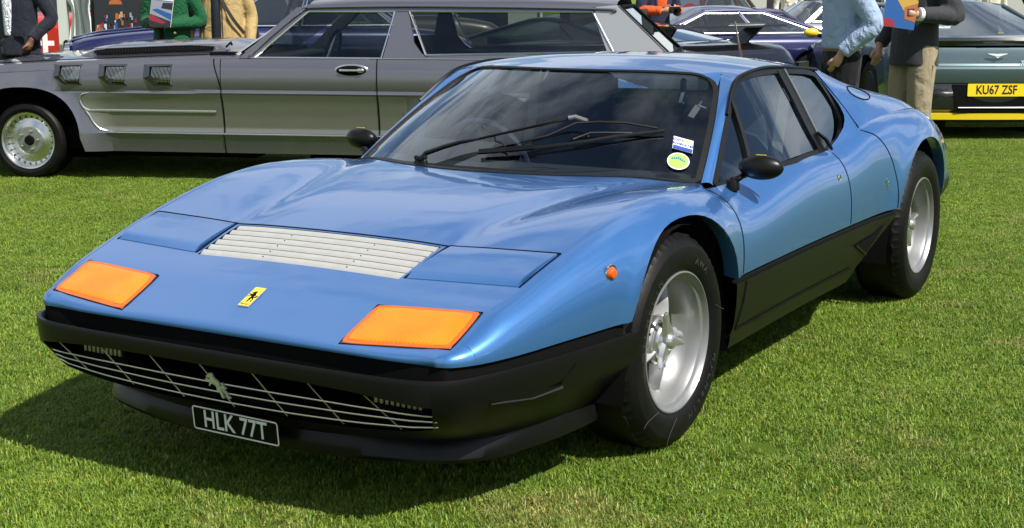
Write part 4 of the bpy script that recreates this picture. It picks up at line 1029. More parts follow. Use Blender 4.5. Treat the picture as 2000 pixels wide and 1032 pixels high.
wing = wstrip(sorted(list(np.linspace(-.95, -.44, 8)) + arcst(WF) + list(np.linspace(.46, 1.488, 18))), 'front_wing')
wdoor = wstrip(list(np.linspace(1.494, 2.618, 18)), 'door')
wq = wstrip(sorted(list(np.linspace(2.624, 2.93, 7)) + arcst(WR) + list(np.linspace(3.84, 4.82, 12))), 'rear_quarter')
for a in (1.491, 2.621):
    P = [np.array(p) + (0, -.001, 0) for p in wrow(a)]
    if a < 2: P = [p + (.0 - .05*sstep(.66, .88, p[2]) + .06*sstep(.35, .2, p[2])*0, 0, 0) for p in P]
    obj('shut_line', *ribbon(P, (0, -1, 0), .007, .0025, 0), VOID, wdoor, smooth=False)
# chrome body crease and the side cove
obj('body_crease', *tube([np.array(wside(s, .350)) + (0, -.004, 0) for s in np.linspace(.62, 2.68, 50)], .006, 6), CHROME, wing)
COVE = mat('brushed trim', (.55, .55, .55), rough=.25, metal=.9)
cv = catmull([(.50, .632), (.455, .622), (.435, .595), (.440, .560), (.465, .525), (.51, .507)], 6); cv2 = catmull([(.475, .505), (.50, .470), (.53, .415), (.575, .372), (.66, .351)], 6)
for c_ in (cv, cv2): obj('cove_edge', *tube([np.array(wside(s, z)) + (0, -.004, 0) for s, z in c_], .007, 6), COVE, wing)
obj('cove_bar', *tube([np.array(wside(s, .507)) + (0, -.006, 0) for s in np.linspace(.47, 1.44, 20)], (.006, .011), 8), COVE, wing)
# pale lower side panels inside the cove
PANEL = paint('pale grey green paint', (.235, .24, .21), metal=.5, rough=.28)
czf = interp([.34, .351, .372, .415, .470, .507, .525, .560, .595, .622, .634], [.68, .66, .575, .53, .50, .478, .465, .440, .435, .455, .50])
for own, s0, s1 in ((wing, None, 1.483), (wdoor, 1.499, 2.612), (wq, 2.630, 2.83)):
    V = []; zz_ = np.linspace(.358, .630, 14)
    for z in zz_:
        a_ = czf(z) + .006 if s0 is None else s0
        for u in np.linspace(0, 1, 14): q = wside(a_ + (s1 - a_)*u, z); V.append((q[0], q[1] - .0045, q[2]))
    obj('side_panel', V, grid_faces(14, 14), PANEL, own, sharp=60)
# three vents in the wing
for s0 in (.36, .70, 1.04):
    def vp(u, v, o): q = wside(s0 + u, .775 + v); return (q[0], q[1] + o, q[2])
    ou = [(-.115, .062), (.10, .064), (.10, -.085), (-.045, -.085), (-.12, -.03)]; inn = [(-.060, .050), (.085, .052), (.078, -.070), (-.012, -.070), (-.066, -.018)]
    n5 = 5; V = [vp(u, v, -.002) for u, v in ou] + [vp(u, v, -.028 if u < 0 else -.006) for u, v in inn] + [vp(u, v, .012) for u, v in inn]
    F = [(i, (i+1) % n5, n5 + (i+1) % n5, n5 + i) for i in range(n5)] + [(n5 + i, n5 + (i+1) % n5, 2*n5 + (i+1) % n5, 2*n5 + i) for i in range(n5)]
    v_ = obj('wing_vent', V, F, mat('vent bezel', (.10, .10, .11), rough=.22, metal=.8, coat=.6), wing, sharp=20)
    obj('vent_backing', [vp(u, v, -.0035) for u, v in inn], [tuple(range(5))], VOID, v_, smooth=False)
    for k in range(14):
        u = -.054 + .0100*k; lo = -.062 if u > -.01 else -.062 + (-.01 - u)*1.0
        P = [np.array(vp(u + .007*math.sin(q*21), q, -.007)) for q in np.linspace(lo, .044, 12)]
        obj('vent_mesh', *tube(P, .0020, 5), POL, v_)
# bonnet, scoop, cowl
V = []; ss = np.linspace(-.95, 1.62, 30); dd = [.0, .05, .16, .35, .6, .88, 1.16, 1.41, 1.60, 1.71, 1.76]
for s in ss:
    zb = zbelt(s); cr = .078*sstep(-1.0, -.2, s) + .0
    for d in dd:
        f = 1 - abs(d - .88)/.88; V.append((s, (.045 + plan(s)) if d == 0 else (1.76 - .045 - plan(s) if d == 1.76 else d), zb - .004 + cr*f**.5 if f > 0 else zb - .0))
bon = obj('bonnet', V, flipF(grid_faces(30, len(dd))), GREY, wag, sharp=30)
obj('bonnet_seam', *tube([np.array((s, .052 + plan(s), zbelt(s) + .028)) for s in np.linspace(-.9, 1.6, 20)], .004, 6), VOID, bon)
# scoop: raised blister whose flank carries a long dark slot
V = []; st_ = [(.28, .0), (.40, .052), (.55, .062), (1.25, .058), (1.38, .046), (1.46, .0)]
for s, h in st_:
    z0 = zbelt(s) + .038
    V += [(s, .30, z0 - .02), (s, .33, z0 + h*.8), (s, .40, z0 + h + .010), (s, .88, z0 + h + .03), (s, 1.36, z0 + h + .010), (s, 1.43, z0 + h*.8), (s, 1.46, z0 - .02)]
sc_ = obj('bonnet_scoop', V, flipF(grid_faces(6, 7)), GREY, bon, sharp=30)
P = [np.array((s, .312, zbelt(s) + .066)) for s in np.linspace(.42, 1.34, 10)]
obj('scoop_slot', *ribbon(P, (0, -1, .3), [.020] + [.042]*7 + [.036, .018], .004, .004), VOID, sc_, smooth=False)
obj('scoop_trim', *tube([p + (0, -.004, .027) for p in P], .006, 6), COVE, sc_)
for k in range(40): obj('slot_rib', *box((.44 + .0222*k, .305, zbelt(.44 + .0222*k) + .066), (.004, .006, .036)), DARKI, sc_, smooth=False)
# far flank, nose and tail so the shell is closed
V = [(s, 1.76 - plan(s), z) for s in np.linspace(-.95, 4.82, 12) for z in (zbelt(s), .24)]; obj('far_flank', V, grid_faces(12, 2), GREY, wag)
V = [(-.95, .10, .78), (-.95, 1.66, .78), (-1.02, 1.60, .60), (-1.02, .16, .60), (-1.0, 1.60, .32), (-1.0, .16, .32)]
obj('front_panel', V, [(0, 1, 2, 3), (3, 2, 4, 5)], GREY, wag, smooth=False)
obj('underbody', *join(box((1.9, .88, .30), (5.4, 1.5, .16)), box((1.9, .88, .45), (5.0, 1.2, .3)), box((1.0, .5, .17), (1.2, .2, .06)), box((2.2, .9, .16), (.5, .6, .08))), VOID, wag, smooth=False)
for c in (WF, WR):
    V = []
    for k in range(15):
        th = math.pi*k/14; V += [(c + .43*math.cos(th), .0, .20 + .475*math.sin(th)), (c + .43*math.cos(th), .42, .20 + .475*math.sin(th)), (c + .43*math.cos(th), .42, .12)]
    obj('wheel_housing', V, grid_faces(15, 3), VOID, wag)
# greenhouse: side leans in; roof, pillars, glass
def gd(z): return .035 + .30*(z - .885)
def gp(s, z, o=0.0): return np.array((s, gd(z) + o, z))
roofz = interp([1.95, 2.14, 2.6, 3.5, 4.1, 4.26], [1.235, 1.276, 1.295, 1.295, 1.28, 1.268])
V = []; rd = [0, .02, .06, .14, .35, .66, .97, 1.18, 1.26, 1.30, 1.32]
for s in np.linspace(2.10, 4.26, 26):
    for d in rd:
        f = 1 - abs(d/1.32*2 - 1); z0 = roofz(s) - .05; V.append((s + .05*(1 - f)*(-1 if s < 2.2 else 0)*0, .22 - .075 + d*1.115, z0 + .055*min(1, f*6)**.5 + .035*f))
wroof = obj('roof', V, flipF(grid_faces(26, len(rd))), GREY, wag, sharp=40)
obj('gutter', *tube([gp(s, z, -.008) for s, z in catmull([(1.70, .905), (1.92, 1.10), (2.07, 1.215), (2.16, 1.235), (3.0, 1.244), (4.15, 1.228), (4.24, 1.21)], 6)], (.012, .009), 6), GREY, wroof)
for d, f in ((0, 1), (1.76, -1)):
    def g2(s, z, o=0.0): q = gp(s, z, o); return (q[0], q[1] if f > 0 else 1.76 - q[1], q[2])
    def plate(name, poly, m_, o=0.0, th=.03):
        n = len(poly); V = [g2(s, z, o) for s, z in poly] + [g2(s, z, o + th) for s, z in poly]
        return obj(name, V, [tuple(range(n)), tuple(reversed(range(n, 2*n)))] + [(i, n+i, n+(i+1) % n, (i+1) % n) for i in range(n)], m_, wroof, smooth=False)
    plate('front_pillar', [(1.62, .885), (1.735, .885), (2.105, 1.205), (2.10, 1.245), (2.02, 1.235)], GREY)
    plate('centre_pillar', [(2.655, .885), (2.99, .885), (2.925, .93), (2.87, 1.00), (2.825, 1.212), (2.735, 1.212)], GREY)
    plate('rear_pillar', [(4.235, .885), (4.66, .885), (4.26, 1.255), (4.10, 1.24), (4.10, 1.205)], mat('sunlit grey paint', (.36, .37, .39), rough=.3, metal=.4, coat=1.0))  # body grey lightened; sun and sky reflection is put into the pillar colour
    plate('roof_side', [(2.09, 1.205), (4.12, 1.203), (4.12, 1.255), (2.09, 1.255)], GREY)
    plate('quarter_base', [(2.90, .885), (4.28, .885), (4.27, .955), (4.15, .93), (3.02, .915)], GREY, -.001)
    for nm, poly in (('door_window', [(1.735, .890), (2.645, .890), (2.725, 1.207), (2.11, 1.207)]), ('rear_side_window', [(2.96, .915), (4.25, .945), (4.10, 1.208), (2.83, 1.210)])):
        V = [g2(s, z, .012) for s, z in poly]; gl = obj(nm, V, [tuple(range(4))], CARG, wag, smooth=False)
        rp = [gp(s, z, -.003) for s, z in poly + [poly[0]]]; rp = [p if f > 0 else np.array((p[0], 1.76 - p[1], p[2])) for p in rp]
        for a, b in zip(rp[:-1], rp[1:]): obj('window_trim', *tube([a, b], .007, 6), CHROME, gl)
obj('belt_trim', *tube([np.array((s, .026 + plan(s), zbelt(s) + .006)) for s in np.linspace(1.72, 4.6, 30)], .005, 6), COVE, wag)
# windscreen and tailgate
obj('windscreen', [(1.56, .14, .90), (1.40, .88, .93), (1.56, 1.62, .90), (2.06, 1.50, 1.235), (2.00, .88, 1.27), (2.06, .26, 1.235)], [(0, 1, 4, 5), (1, 2, 3, 4)], CARG, wag)
obj('windscreen_trim', *tube([np.array((1.57, .12, .90)), np.array((2.06, .235, 1.24))], .012, 6), CHROME, wag)
obj('wiper', *tube([np.array((1.44, .40, .965)), np.array((1.47, .30, .985)), np.array((1.50, .12, .96))], .008, 6), VOID, wag)
obj('cowl_panel', *join(box((1.50, .88, .905), (.26, 1.5, .03))), VOID, wag, smooth=False)
V = [(4.66, .10, .90), (4.66, 1.66, .90), (4.26, 1.50, 1.25), (4.26, .26, 1.25)]
tg = obj('tailgate', [(4.82, .10, .87), (4.82, 1.66, .87), (4.85, 1.66, .45), (4.85, .10, .45), (4.66, .10, .90), (4.66, 1.66, .90)], [(0, 1, 2, 3), (4, 5, 1, 0)], GREY, wag, smooth=False)
obj('tailgate_window', [(4.62, .17, .925), (4.62, 1.59, .925), (4.29, 1.46, 1.225), (4.29, .30, 1.225)], [(0, 1, 2, 3)], CARG, wag, smooth=False)
q = [np.array(v) for v in [(4.64, .15, .91), (4.64, 1.61, .91), (4.275, 1.48, 1.24), (4.275, .28, 1.24)]]
for a, b in zip(q, q[1:] + q[:1]): obj('tailgate_frame', *tube([a, b], (.020, .014), 6), VOID, tg)
obj('tailgate_pillar', [(4.66, .07, .89), (4.66, .16, .90), (4.27, .27, 1.25), (4.27, .18, 1.25)], [(0, 1, 2, 3)], mat('sunlit grey paint', (.36, .37, .39), rough=.3, metal=.4, coat=1.0), tg, smooth=False)  # same lightened grey, the reflection painted into the colour
# door handle, lock recess
hp = np.array(wside(2.44, .806)); rc = obj('handle_recess', *ellipsoid(hp + (0, .004, 0), (.125, .012, .048), 24, 10), COVE, wdoor)
obj('handle_cup', *ellipsoid(hp + (0, -.002, 0), (.108, .010, .036), 24, 10), VOID, wdoor); obj('handle_bar', *tube([hp + (-.08, -.016, .002), hp + (.06, -.018, .002)], .010, 8), CHROME, wdoor); obj('handle_button', *ellipsoid(hp + (.07, -.018, .002), (.028, .012, .018), 14, 8), CHROME, wdoor)
# cabin
obj('cabin_floor', *join(box((3.0, .88, .45), (3.0, 1.5, .06)), box((3.0, .14, .66), (3.2, .02, .44)), box((3.0, 1.62, .66), (3.2, .02, .44))), DARKI, wag, smooth=False)
for y in (.52, 1.24):
    V, F = join(box((2.42, y, .62), (.5, .5, .16)), box((2.66, y, .80), (.14, .50, .42), 0, .85)); obj('seat', V, F, DARKI, wag, smooth=False)
obj('dashboard', *box((1.80, .88, .84), (.35, 1.5, .10)), DARKI, wag, smooth=False)
sw = [np.array((2.16 + .05*math.sin(a), .50 + .17*math.cos(a), .90 + .165*math.sin(a))) for a in np.linspace(0, 2*math.pi, 25)]
sw_ = obj('steering_wheel', *tube(sw, .014, 8, cap=False), mat('dark rim', (.03, .03, .03), rough=.5), wag)
for a in (R_(90), R_(210), R_(330)): obj('spoke', *tube([np.array((2.15, .50, .90)), np.array((2.16 + .05*math.sin(a), .50 + .17*math.cos(a), .90 + .165*math.sin(a)))], (.012, .02), 6), POL, sw_)
# wheels
def wag_wheel(x, y, f):
    c = (0, 0, 0)
    rim = obj('wheel', *lathe([(.06, .020), (.10, .022), (.12, .034), (.160, .040), (.176, .032), (.184, .004), (.194, -.010), (.205, -.014), (.209, -.008), (.208, .01), (.20, .02), (.20, .2), (.06, .2)], 64), POL, wag, sharp=25)
    obj('tyre', *lathe([(.205, .000), (.212, -.016), (.232, -.026), (.256, -.022), (.270, -.008), (.278, .010), (.279, .10), (.278, .19), (.270, .21), (.22, .22), (.20, .2)], 72), TYRE, rim, sharp=35)
    ring_text('RADIAL T/A', mat('tyre lettering grey', (.16, .16, .15), rough=.6), rim, .243, R_(-10), .030, -.0262, R_(-6.5)) if False else None
    obj('hub', *lathe([(0, -.010), (.030, -.010), (.036, .004), (.038, .02)], 24), VOID, rim)
    obj('hub_plate', *lathe([(.036, .012), (.094, .014), (.098, .024)], 40), mat('brushed alloy', (.36, .36, .35), rough=.35, metal=.8), rim, sharp=30)
    for k in range(5):
        a = 2*math.pi*k/5 + .4; obj('lug_nut', *lathe([(0, -.010), (.010, -.008), (.012, .02)], 8, 'y', (.068*math.cos(a), .004, .068*math.sin(a))), CHROME, rim)
    for k in range(24):
        a = 2*math.pi*k/24; obj('rim_bolt', *lathe([(0, .024), (.005, .024), (.0065, .040)], 8, 'y', (.168*math.cos(a), -.004, .168*math.sin(a))), mat('steel bolt', (.12, .12, .12), rough=.35, metal=.8), rim)
    rim.location = (x, y, .279); rim.rotation_euler = (0, R_(20), 0 if f > 0 else math.pi); return rim
wa = wag_wheel(WF, .045, 1)
for x, y, rz in ((WR, .045, 0), (WF, 1.715, math.pi), (WR, 1.715, math.pi)):
    c = copy_tree(wa, wag); c.location = (x, y, .279); c.rotation_euler = (0, R_(50), rz)

# ================================================================ people
def blob(name, pieces, m, parent, voxel=.012, smooth=5):
    """overlapping closed volumes fused into one continuous surface"""
    V, F = join(*pieces); me = bpy.data.meshes.new('tmp'); me.from_pydata([tuple(v) for v in V], [], F); me.update()
    t = bpy.data.objects.new('tmp', me); COL.objects.link(t)
    r = t.modifiers.new('r', 'REMESH'); r.mode = 'VOXEL'; r.voxel_size = voxel; r.use_smooth_shade = True
    s = t.modifiers.new('s', 'SMOOTH'); s.iterations = smooth; s.factor = .5
    dg = bpy.context.evaluated_depsgraph_get(); me2 = bpy.data.meshes.new_from_object(t.evaluated_get(dg)); me2.name = name
    bpy.data.objects.remove(t); bpy.data.meshes.remove(me)
    me2.materials.clear(); me2.materials.append(m); me2.polygons.foreach_set('use_smooth', [True]*len(me2.polygons))
    o = bpy.data.objects.new(name, me2); COL.objects.link(o); o.parent = parent; return o
def limb(pts, rad, n=12):
    dv = np.array(pts[-1], float) - np.array(pts[0], float); rf_ = (1, 0, 0) if abs(dv[2]) > .6*np.linalg.norm(dv) else (0, 0, 1)
    return tube(catmull(pts, 4), [float(v) for v in np.interp(np.linspace(0, len(rad)-1, 4*(len(pts)-1)+1), range(len(rad)), rad)], n, True, rf_)
def cloth(name, col, scale=9.0, strength=.5, rough=.8, sheen=.1):
    """woven cloth with soft creases"""
    if name in MATS: return MATS[name]
    m = mat(name, col, rough=rough, sheen=sheen, spec=.25); n = m.node_tree.nodes; l = m.node_tree.links; b = n['Principled BSDF']
    tc = n.new('ShaderNodeTexCoord'); mp = n.new('ShaderNodeMapping'); mp.inputs['Scale'].default_value = (1, 1, .55); mp.inputs['Rotation'].default_value = (.5, .3, 0); l.new(tc.outputs['Object'], mp.inputs[0])
    w = n.new('ShaderNodeTexNoise'); w.inputs['Scale'].default_value = scale; w.inputs['Detail'].default_value = 3; w.inputs['Distortion'].default_value = 1.2; l.new(mp.outputs[0], w.inputs['Vector'])
    bp = n.new('ShaderNodeBump'); bp.inputs['Strength'].default_value = strength; bp.inputs['Distance'].default_value = .05; l.new(w.outputs['Fac'], bp.inputs['Height']); l.new(bp.outputs[0], b.inputs['Normal'])
    return m
SKIN = mat('skin', (.50, .27, .18), rough=.5, noise=.12, nscale=12); SKIND = mat('deep skin', (.20, .10, .06), rough=.5, noise=.12, nscale=12)
HAIRB = mat('brown hair', (.06, .03, .015), rough=.5, bump=.4, bscale=90); HAIRG = mat('grey hair', (.3, .29, .28), rough=.6, bump=.4, bscale=90); HAIRK = mat('black hair', (.012, .01, .01), rough=.5, bump=.4, bscale=90)
def hand_pieces(w, d, side, curl=.5):
    """palm and five fingers from wrist w along direction d; side: thumb direction"""
    w = np.array(w, float); d = np.array(d, float)/np.linalg.norm(d); t = np.array(side, float); t = t - d*(t @ d); t /= np.linalg.norm(t); n = np.cross(d, t)
    P = [limb([w - d*.03, w + d*.01, w + d*.045, w + d*.085], [.026, .027, .034, .030], 10)]
    for k, (o, L) in enumerate(((.030, .070), (.010, .080), (-.010, .074), (-.029, .058))):
        b = w + d*.080 + t*o; a1 = b + d*L*.5 + n*curl*.012; a2 = b + d*L*(1 - .3*curl) + n*curl*.040
        P.append(limb([b, a1, a2], [.0100, .0092, .0075], 8))
    b = w + d*.035 + t*.026; P.append(limb([b, b + d*.030 + t*.026, b + d*.062 + t*.028 + n*curl*.02], [.0125, .0115, .009], 8))
    return P
def person(name, label, loc, rz, arms, top, bottom, skin=SKIN, hair=HAIRB, H=1.0, hem=.84, chest=(.185, .120), waist=(.165, .115), hips=(.180, .125), leg=1.0, long_hair=False, coat=None, sleeve_r=.058, group=None, shoe=None, stance=.095, short=False):
    """standing figure; x is the way it faces, y its left; arms = {'L': (elbow, wrist, hand_dir, thumb_dir), 'R': ...}"""
    t = thing(name, label, 'person', (loc[0], loc[1], 0), rz, group); t.scale = (H, H, H)
    body = [tube([np.array((0, 0, z)) for z in (.86, 1.0, 1.15, 1.32, 1.42, 1.46)], [(.13, .085), (.12, .08), (.125, .085), (.15, .09), (.13, .075), (.06, .05)], 16, ref=(1, 0, 0)),
            limb([(0, 0, 1.42), (.008, 0, 1.50), (.02, 0, 1.56)], [.060, .054, .055]), ellipsoid((.025, 0, 1.645), (.098, .076, .118)), ellipsoid((.075, 0, 1.595), (.045, .048, .048)),
            limb([(.115, 0, 1.665), (.138, 0, 1.632), (.118, 0, 1.622)], [.010, .015, .011], 8), ellipsoid((.01, .077, 1.64), (.022, .010, .032)), ellipsoid((.01, -.077, 1.64), (.022, .010, .032)), limb([(.110, -.022, 1.588), (.118, 0, 1.588), (.110, .022, 1.588)], [.006, .008, .006], 6)]
    for s, k in ((1, 'L'), (-1, 'R')):
        sh = np.array((0, s*.185, 1.40)); el, wr, hd, td = arms[k]; el = np.array(el); wr = np.array(wr)
        body += [limb([sh, (sh + el)/2, el, (el + wr)/2, wr], [.050, .046, .038, .036, .026])] + hand_pieces(wr, hd, td)
        body += [limb([(0, s*.09, .90), (.015, s*stance, .50), (-.01, s*stance, .09)], [.075, .050, .036])]
    b = blob('body', body, skin, t, .0085, 3)
    for s in (1, -1): obj('eye', *ellipsoid((.108, s*.032, 1.658), (.010, .013, .009), 10, 8), mat('eye white', (.6, .6, .58), rough=.2), b)
    hp = [ellipsoid((-.002, 0, 1.675), (.108, .088, .112))]
    if long_hair: hp += [limb([(-.04, s*.07, 1.68), (-.05, s*.095, 1.55), (-.02, s*.11, 1.40), (.02, s*.10, 1.30)], [.05, .055, .055, .03]) for s in (1, -1)] + [limb([(-.06, 0, 1.7), (-.09, 0, 1.5), (-.10, 0, 1.34)], [.07, .09, .06])]
    hp = [( [(x if not (x > .04 and z < 1.70) or long_hair and abs(y) > .05 else x - .06, y, z) for x, y, z in v], f) for v, f in hp]
    blob('hair', hp, hair, t, .012, 3)
    if bottom is not None:
        tr = [ellipsoid((0, 0, .92), (.118, .165, .13))]
        for s in (1, -1): tr += [limb([(0, s*.085, .93), (.012, s*(stance*.98), .72), (.018, s*stance, .50), (-.005, s*stance, .28), (-.015, s*stance, .045)], [.108, .098, .078*leg, .074*leg, .072*leg])]
        tr += [tube([np.array((0, 0, z)) for z in (.88, .98, 1.03)], [(.160, .118), (.158, .116), (.155, .112)], 16, ref=(1, 0, 0))]
        blob('trousers', tr, bottom, t, .013, 4)
    for s in (1, -1): blob('shoe', [limb([(-.06, s*stance, .05), (.02, s*stance, .045), (.14, s*stance, .03)], [.045, .045, .032]), ellipsoid((.02, s*stance, .02), (.13, .045, .025))], shoe or mat('dark shoe leather', (.015, .012, .01), rough=.35), t, .012, 3)
    zs = [hem, (hem + 1.06)/2, 1.06, 1.20, 1.32, 1.41, 1.455, 1.475]
    tp = [tube([np.array((0, 0, z)) for z in zs], [hips, (hips[0]*.5 + waist[0]*.5, hips[1]*.5 + waist[1]*.5), waist, (waist[0]*.4 + chest[0]*.6, waist[1]*.4 + chest[1]*.6), chest, (chest[0]*.92, chest[1]*.86), (.115, .082), (.072, .066)], 22, ref=(1, 0, 0))]
    for s, k in ((1, 'L'), (-1, 'R')):
        sh = np.array((0, s*.175, 1.395)); el, wr, hd, td = arms[k]; el = np.array(el); wr = np.array(wr); cu = wr - (wr - el)*.06
        if short: cu = el
        tp += [limb([sh, (sh + el)*.5 + (0, s*.006, 0), el, (el + cu)*.5, cu], [sleeve_r*1.2, sleeve_r*1.1, sleeve_r, sleeve_r*.92, sleeve_r*.78])]
    tpo = blob('jacket' if coat else 'shirt', tp, top, t, .012, 3)
    return t, tpo
hang = lambda s, fx=.05: ((-.02, s*.255, 1.10), (fx, s*.265, .865), (.05, 0, -1), (1, 0, 0))
NAVY = cloth('navy suit cloth', (.012, .014, .025)); BLACKC = cloth('black cloth', (.006, .006, .007)); GREEN = cloth('green boucle cloth', (.006, .085, .030), 26, .5); TAN = cloth('tan raincoat cloth', (.42, .30, .13), 8, .6)
SHIRTB = cloth('pale blue shirt cloth', (.31, .41, .57), 11, .8); BLAZER = cloth('charcoal blazer cloth', (.035, .037, .042), 7, .35); KHAKI = cloth('khaki cotton', (.30, .25, .165), 9, .6); CREAM = cloth('cream cotton', (.62, .58, .46), 9, .5); GREYJ = cloth('grey jacket cloth', (.16, .17, .18)); ORANGE = cloth('orange jacket cloth', (.60, .09, .015), 9, .5); DENIM = cloth('denim', (.05, .08, .15), 9, .5); WHITEC = cloth('white ruffle cotton', (.72, .74, .80), 30, 1.0)
CAMA = R_(31)
# man in the navy suit, left, hand in pocket
p1, j1 = person('person', 'person in navy suit and white ruffled shirt, one hand in pocket, beyond the estate bonnet', (-3.56, -7.58), CAMA - .35, {'R': hang(-1, .08), 'L': ((-.06, .30, 1.12), (.10, .20, .93), (.1, -.5, -.85), (1, 0, 0))}, NAVY, BLACKC, skin=SKIND, hair=HAIRK, hem=.80, hips=(.200, .140), waist=(.178, .125), coat=True)
blob('shirt_front', [tube([np.array((.072, -.02, z)) for z in (.97, 1.1, 1.25, 1.40)], [(.058, .068), (.062, .072), (.070, .072), (.05, .04)], 14, ref=(1, 0, 0))], WHITEC, p1, .012, 2)
obj('pocket_flap', *box((.128, .115, .985), (.02, .11, .035)), NAVY, j1, smooth=False)
# person in denim at the picture's edge
p1b, _ = person('person', 'person in pale blue shirt and jeans at the far left edge, behind the navy suit', (-5.30, -10.05), CAMA + 1.2, {'L': hang(1), 'R': hang(-1)}, SHIRTB, DENIM, hem=.95)
# woman in green
p2, j2 = person('person', 'person in green buttoned jacket holding a magazine against the chest', (-4.39, -6.59), CAMA - .15, {'R': ((.0, -.25, 1.12), (.19, -.10, 1.10), (.25, 1, .25), (0, 0, 1)), 'L': ((-.02, .275, 1.12), (.20, .03, 1.09), (.2, -1, .15), (0, 0, 1))}, GREEN, BLACKC, hem=.80, chest=(.180, .130), waist=(.165, .125), hips=(.195, .140), long_hair=True, coat=True, H=.97)
BRASS = mat('brass button', (.75, .6, .25), rough=.2, metal=1)
for y, z in ((.08, .92), (-.07, .86), (.085, 1.02)): obj('button', *lathe([(0, .008), (.012, .006), (.014, 0)], 12, 'x', (.143, y, z)), BRASS, j2)
obj('pocket_flap', *box((.140, .105, .935), (.02, .12, .03)), GREEN, j2, smooth=False)
blob('dark_top', [tube([np.array((.065, -.05, z)) for z in (.80, 1.0, 1.25, 1.38)], [(.040, .085), (.040, .075), (.05, .075), (.05, .05)], 12, ref=(1, 0, 0))], BLACKC, p2, .012, 2)
def magazine(name, label, loc, rz, tilt, w, h, cols, label_cat='magazine'):
    t = thing(name, label, label_cat, loc, rz)
    pg = obj('pages', *box((0, 0, 0), (.010, w, h)), mat('paper', (.75, .74, .70), rough=.7), t, smooth=False); t.rotation_euler = (tilt[0], tilt[1], rz)
    cv = obj('cover', [(.0062, -w/2, -h/2), (.0062, w/2, -h/2), (.0062, w/2, h/2), (.0062, -w/2, h/2)], [(0, 1, 2, 3)], cols[0], t, smooth=False)
    for k, (poly, m_) in enumerate(cols[1]): obj('cover_print', [(.0072 + .0006*k, u*w, v*h) for u, v in poly], [tuple(range(len(poly)))], m_, cv, smooth=False)
    return t
mR = mat('print red', (.28, .02, .035), rough=.4); mB = mat('print blue', (.015, .09, .30), rough=.4); mY = mat('print yellow', (.50, .30, .05), rough=.4); mD = mat('print dark', (.02, .02, .03), rough=.4); mG = mat('print grey', (.25, .28, .33), rough=.4); mO = mat('print orange', (.38, .12, .03), rough=.4)
magazine('magazine', 'magazine with cars on its cover held by the person in green', (-4.39 + .225*math.cos(CAMA - .15) + .0, -6.59 + .225*math.sin(CAMA - .15) + .0, 1.175), CAMA - .15, (-.12, -.12), .20, .25, (mG, [([(-.5, -.5), (.5, -.5), (.5, -.3), (-.5, -.12)], mD), ([(-.5, -.12), (.3, -.36), (.1, -.42), (-.5, -.34)], mR), ([(-.4, .02), (.5, -.25), (.5, -.05), (-.2, .08)], mB), ([(.0, .12), (.5, .1), (.5, .33), (.05, .30)], mD), ([(-.5, .38), (.5, .38), (.5, .5), (-.5, .5)], mat('print pale', (.6, .65, .7)))]))
# person in the tan raincoat
p3, j3 = person('person', 'person in open tan raincoat with dark cross-body strap beyond the estate windscreen', (-4.69, -6.28), CAMA + .08, {'R': ((-.03, -.27, 1.12), (.08, -.29, .90), (.25, .05, -1), (1, .2, 0)), 'L': ((-.03, .26, 1.12), (.08, .255, .90), (.2, 0, -1), (1, -.2, 0))}, TAN, BLACKC, hem=.52, hips=(.235, .150), waist=(.195, .132), chest=(.19, .13), coat=True)
blob('dark_top', [tube([np.array((.094, -.03, z)) for z in (.60, .9, 1.2, 1.36)], [(.056, .075), (.052, .067), (.050, .062), (.05, .045)], 12, ref=(1, 0, 0))], mat('dark satin', (.010, .012, .02), rough=.35), p3, .012, 2)
obj('bag_strap', *ribbon(catmull([np.array((.10, -.06, 1.44)), np.array((.148, .03, 1.26)), np.array((.146, .12, 1.10)), np.array((.09, .205, .98))], 5), [np.array((1, .1, 0))]*11 + [np.array((1, .2, 0))]*5, .03, .004), mat('strap webbing', (.03, .025, .02), rough=.8), p3, smooth=False)
obj('shoulder_bag', *ellipsoid((-.05, .27, .92), (.10, .06, .12)), BLACKC, p3)
obj('coat_edge', *ribbon(catmull([np.array((.142, .045, 1.34)), np.array((.142, .04, 1.1)), np.array((.150, .045, .85)), np.array((.158, .05, .56))], 5), (1, 0, 0), .025, .006), TAN, p3, smooth=False)
# person with orange sleeves and a camera
p4, j4 = person('person', 'person in navy and orange jacket looking down at a small camera', (-9.94, -4.52), CAMA + .5, {'R': ((.05, -.25, 1.13), (.26, -.10, 1.13), (.6, .6, .1), (0, 0, 1)), 'L': ((.05, .25, 1.13), (.27, .08, 1.13), (.6, -.6, .1), (0, 0, 1))}, cloth('navy shell cloth', (.015, .018, .045)), DENIM, coat=True)
for s in (1, -1): blob('orange_sleeve', [limb([(.05, s*.25, 1.13), (.15, s*.175, 1.13), (.25, s*.10, 1.13)], [.064, .060, .050])], ORANGE, j4, .012, 2)
blob('orange_panel', [tube([np.array((.05, -.0, z)) for z in (1.16, 1.25, 1.36)], [(.09, .078), (.10, .085), (.08, .07)], 14, ref=(1, 0, 0))], ORANGE, j4, .012, 2)
cm = thing('camera_device', 'small black camera held by the person in orange and navy', 'camera', (-9.94 + .36*math.cos(CAMA + .5), -4.52 + .36*math.sin(CAMA + .5), 1.14), CAMA + .5)
obj('camera_body', *box((0, 0, 0), (.05, .12, .075)), mat('camera black', (.01, .01, .01), rough=.4), cm, smooth=False); obj('lens', *lathe([(0, .06), (.025, .06), (.03, .0)], 16, 'x', (.025, 0, 0)), VOID, cm)
